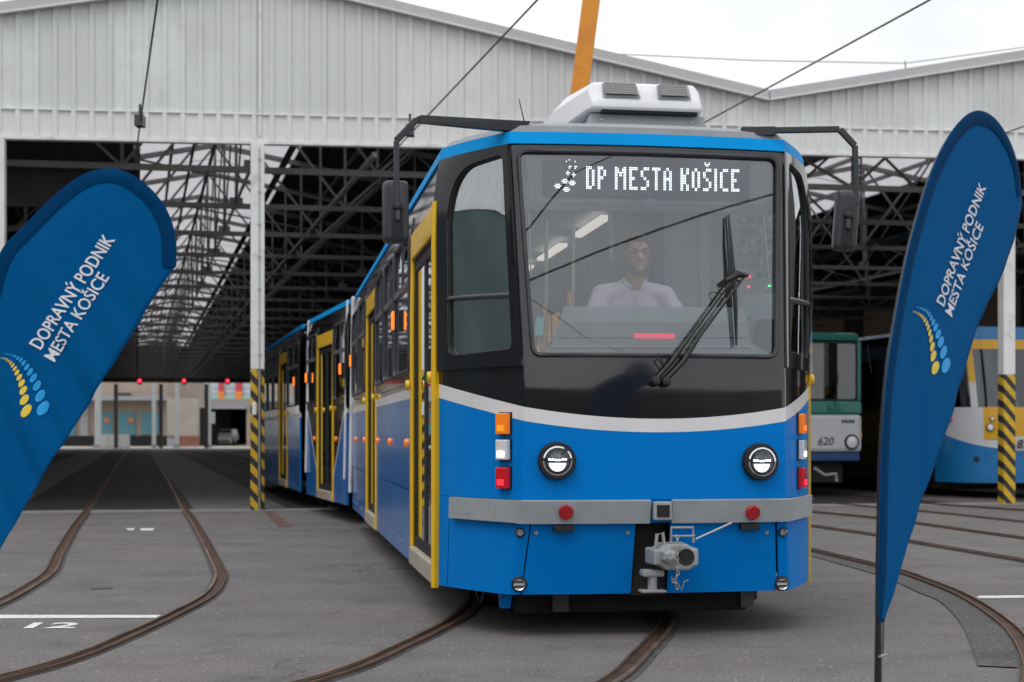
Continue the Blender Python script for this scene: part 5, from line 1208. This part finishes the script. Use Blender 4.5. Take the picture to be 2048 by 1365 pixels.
# ------------------------------------------------------------------ yard beyond the far end of the hall
PINK = mat('plaster_beige', (.36, .29, .24), .85, noise=.12, nscale=.4, stain=(.24, .2, .17), sscale=.5); DOORB = mat('door_blue', (.10, .29, .36), .6, noise=.12, nscale=.7)
GRNW = mat('pale_wall', (.42, .44, .44), .7, noise=.1); CANO = mat('canopy_grey', (.3, .31, .36), .6); DKR = mat('deep_shade', (.01, .01, .012), .9); BRK = mat('brick_base', (.24, .1, .07), .85, noise=.3, nscale=2)
YD = 150
struct(MB().poly((-120, 124, .008), (60, 124, .008), (60, 240, .008), (-120, 240, .008)).build('yard_paving', mat('yard_concrete', (.34, .32, .28), .85, noise=.15, nscale=.3)))
def bpx(x0, y0, x1, y1, d, dep, name, mt, par=None, bevel=0):
    a, b = px(x0, y1, d), px(x1, y0, d); m = MB().box(((a.x+b.x)/2, d+dep/2, (a.z+b.z)/2), (b.x-a.x, dep, b.z-a.z)); return m.build(name, mt, par, world=par is not None, bevel=bevel)
c = px(225, 893, YD); t = thing('warehouse', (c.x, YD, 0), 0, 'beige warehouse with blue loading doors at the far end of the hall', 'building')
bpx(60, 700, 333, 893, YD, 18, 'wall', PINK, t); bpx(60, 793, 330, 801, YD-2.2, 2.3, 'canopy', CANO, t); bpx(60, 872, 333, 893, YD-1.2, 1.1, 'loading_dock', DKR, t)
for x0, x1 in ((200, 224), (238, 271), (283, 304), (310, 322)):
    d_ = bpx(x0, 825, x1, 870, YD-.12, .1, 'loading_door', DOORB, t); bpx((x0+x1)/2-.5, 826, (x0+x1)/2+.5, 870, YD-.16, .03, 'door_gap', CANO, d_)
for x0, x1 in ((120, 150), (160, 176)): bpx(x0, 806, x1, 872, YD-.12, .1, 'loading_door', GRNW if x0 > 130 else DOORB, t)
bpx(235, 786, 262, 791, YD-.1, .08, 'wall_sign', FRAME, t)
for x in (213, 262): MB().lathe(px(x, 841, YD-.2), (0, -1, 0), [(.3, 0), (.25, .05), (0, .06)], 14).build('door_sign', mat('sign_orange', (.7, .22, .08), .6), t, world=True)
c = px(362, 893, 144); t = thing('concrete_wall', (c.x, 144, 0), 0, 'plain concrete wall with brick foot between warehouse and garage', 'wall')
bpx(334, 797, 394, 872, 144, 1.2, 'concrete_slab', mat('wall_concrete', (.36, .33, .29), .85, noise=.12, nscale=.5), t); bpx(358, 872, 394, 893, 143.9, 1.3, 'brick_foot', BRK, t); bpx(334, 872, 358, 893, 144.2, .9, 'base', CANO, t)
c = px(450, 893, 152); t = thing('garage', (c.x, 152, 0), 0, 'low garage with one wide dark doorway', 'building')
bpx(396, 798, 560, 816, 152, 14, 'lintel', mat('garage_grey', (.3, .28, .26), .8, noise=.1), t); bpx(396, 816, 424, 893, 152, 14, 'dark_bay', DKR, t); bpx(493, 816, 560, 893, 152, 14, 'side_wall', PINK, t); bpx(424, 816, 493, 890, 164, 1, 'back_wall', DKR, t)
bpx(424, 812, 493, 818, 151.6, .5, 'roller_box', CANO, t)
c = px(447, 890, 155); t = thing('van', (c.x, 155, .01), 0, 'white van parked inside the dark garage doorway', 'van'); VW = mat('van_white', (.6, .62, .65), .4, coat=.3)
v_ = [(-.85, 0, .25), (.85, 0, .25), (.85, 3.8, .25), (-.85, 3.8, .25), (-.85, 0, .95), (.85, 0, .95), (.85, 3.8, 1.0), (-.85, 3.8, 1.0)]
MB().hexa(v_).build('body', VW, t, bevel=.06); MB().hexa([(-.84, .1, .95), (.84, .1, .95), (.84, 3.8, 1.0), (-.84, 3.8, 1.0), (-.68, .9, 1.7), (.68, .9, 1.7), (.68, 3.7, 1.7), (-.68, 3.7, 1.7)]).build('cabin', VW, t, bevel=.06)
MB().poly((-.72, .2, 1.03), (.72, .2, 1.03), (.6, .76, 1.58), (-.6, .76, 1.58)).build('windscreen', GLD, t, solid=.02)
for s in (-1, 1): MB().lathe((s*.62, 0, .72), (0, -1, 0), [(.13, 0), (.11, .03), (0, .04)], 14).build('headlight', CLR, t); [MB().lathe((s*.8, y, .3), (s, 0, 0), [(0, 0), (.3, 0), (.3, .12), (0, .12)], 16).build('wheel', RUBBER, t) for y in (.8, 3.0)]
MB().box((0, -.02, .45), (1.3, .06, .16)).build('bumper', FRAME, t)
c = px(450, 893, 215); t = thing('shopping_hall', (c.x, 215, 0), 0, 'distant glazed hall with orange and red banner stripes', 'building')
bpx(395, 640, 640, 893, 215, 12, 'wall', mat('far_glass', (.45, .52, .58), .2, noise=.1, nscale=.2), t)
for x, w0 in ((437, 11), (471, 13), (520, 12), (560, 12)):
    b_ = bpx(x, 700, x+w0, 800, 214.7, .2, 'banner', mat('banner_red', (.5, .05, .07), .6), t); bpx(x, 783, x+w0, 800, 214.5, .15, 'banner_foot', mat('banner_orange', (.75, .22, .02), .6), b_)
for y in (775, 786, 792): bpx(395, y, 640, y+1.4, 214.9, .2, 'window_band', GRNW, t)
bpx(395, 793, 640, 800, 214.6, .3, 'green_band', mat('band_green', (.25, .5, .42), .6), t)
rects = []
for x, wd, lb in ((196, 11, 'pale post at the left behind the hall end'), (308, 7, 'pale post in front of the blue warehouse doors'), (354, 7, 'pale post in front of the concrete wall'), (418, 7, 'pale post beside the garage doorway with white box')):
    c = px(x, 893, 133); t = thing('yard_post', (c.x, 133, 0), 0, lb, 'post', 'pale posts beyond the hall')
    ww = wd*133/F; MB().box((0, 0, 4), (ww, ww, 8)).build('shaft', mat('post_grey', (.42, .46, .47), .6, noise=.08), t, bevel=.03); MB().box((0, 0, .15), (ww*1.5, ww*1.5, .3)).build('footing', CONC, t)
    if x == 418: MB().box((.35, -.2, 2.6), (.4, .2, 1.0)).build('box', GRNW, t, bevel=.03)
c = px(229, 890, 131); t = thing('utility_cabinet', (c.x, 131, 0), 0, 'long white utility cabinet in the yard beyond the hall', 'cabinet')
for i in range(3): MB().box((-.85+i*.85, 0, .62), (.83, .5, 1.1)).build('cabinet_door', GRNW, t, bevel=.02)
MB().box((0, 0, .05), (2.6, .6, .1)).build('plinth', CONC, t)
# tree beyond the wall
c = px(368, 870, 185); t = thing('tree', (c.x, 185, 0), 0, 'green tree showing above the concrete wall', 'tree')
MB().tube([(0, 0, 0), (.1, 0, 2), (-.1, .1, 4), (.1, 0, 6)], [.25, .2, .14, .05], 8).build('trunk', mat('bark', (.08, .06, .045), .9, noise=.3), t)
m = MB(); rnd = random.Random(3)
for i in range(2600):
    g_, h_, r_ = rnd.uniform(0, 6.283), rnd.gauss(0, .5), rnd.uniform(.3, 1)
    p = Vector((2.6*r_*math.cos(g_), 2.4*r_*math.sin(g_), 6.2+2.2*h_)); s_ = rnd.uniform(.1, .22); a = Vector((rnd.gauss(0,1), rnd.gauss(0,1), rnd.gauss(0,1))).normalized(); b = a.orthogonal().normalized()
    m.poly(p-a*s_, p+b*s_*.6, p+a*s_, p-b*s_*.6)
m.build('crown', mat('leaf_green', (.08, .15, .025), .7, noise=.4, nscale=.7), t)['kind'] = 'stuff'
# corrugated neighbouring hall left of the camera (its image shows in the cheek window)
t = thing('workshop', (-24, -6, 0), 0, 'corrugated workshop hall across the yard, mirrored in the cab side window', 'building')
m = MB()
for i in range(100):
    y = -28+i*.5; m.poly((-24, y, 7.4), (-24, y+.3, 7.4), (-24, y+.3, 12), (-24, y, 12)); m.poly((-23.95, y+.3, 7.4), (-23.95, y+.5, 7.4), (-23.95, y+.5, 12), (-23.95, y+.3, 12))
m.build('cladding', CLAD, t, world=True)['kind'] = 'stuff'
MB().box((-29.05, -3, 3.8), (10, 50, 7.6)).build('doorway_wall', mat('workshop_door', (.07, .1, .1), .8, noise=.3, nscale=.3), t, world=True); MB().box((-29.2, -3, 12.05), (10.6, 50.5, .2)).build('roof', FASC, t, world=True)

# long low store across the yard behind the camera (mirrored low in the tram's black nose panel)
t = thing('storage_building', (0, -58, 0), 0, 'long dark storage building across the yard behind the camera', 'building')
MB().box((0, -62, 2.8), (150, 8, 5.6)).build('wall', mat('store_wall', (.03, .032, .034), .9, noise=.3, nscale=.3), t, world=True)
MB().hexa([(-76, -66.5, 5.6), (76, -66.5, 5.6), (76, -57.5, 5.6), (-76, -57.5, 5.6), (-76, -62.2, 7.2), (76, -62.2, 7.2), (76, -61.8, 7.2), (-76, -61.8, 7.2)]).build('roof', mat('store_roof', (.035, .035, .04), .8, noise=.2), t, world=True)
for i in range(18): MB().box((-68+i*8, -57.95, 1.6), (3.2, .1, 3.2)).build('roller_door', mat('store_door', (.05, .055, .06), .7, noise=.2), t, world=True)
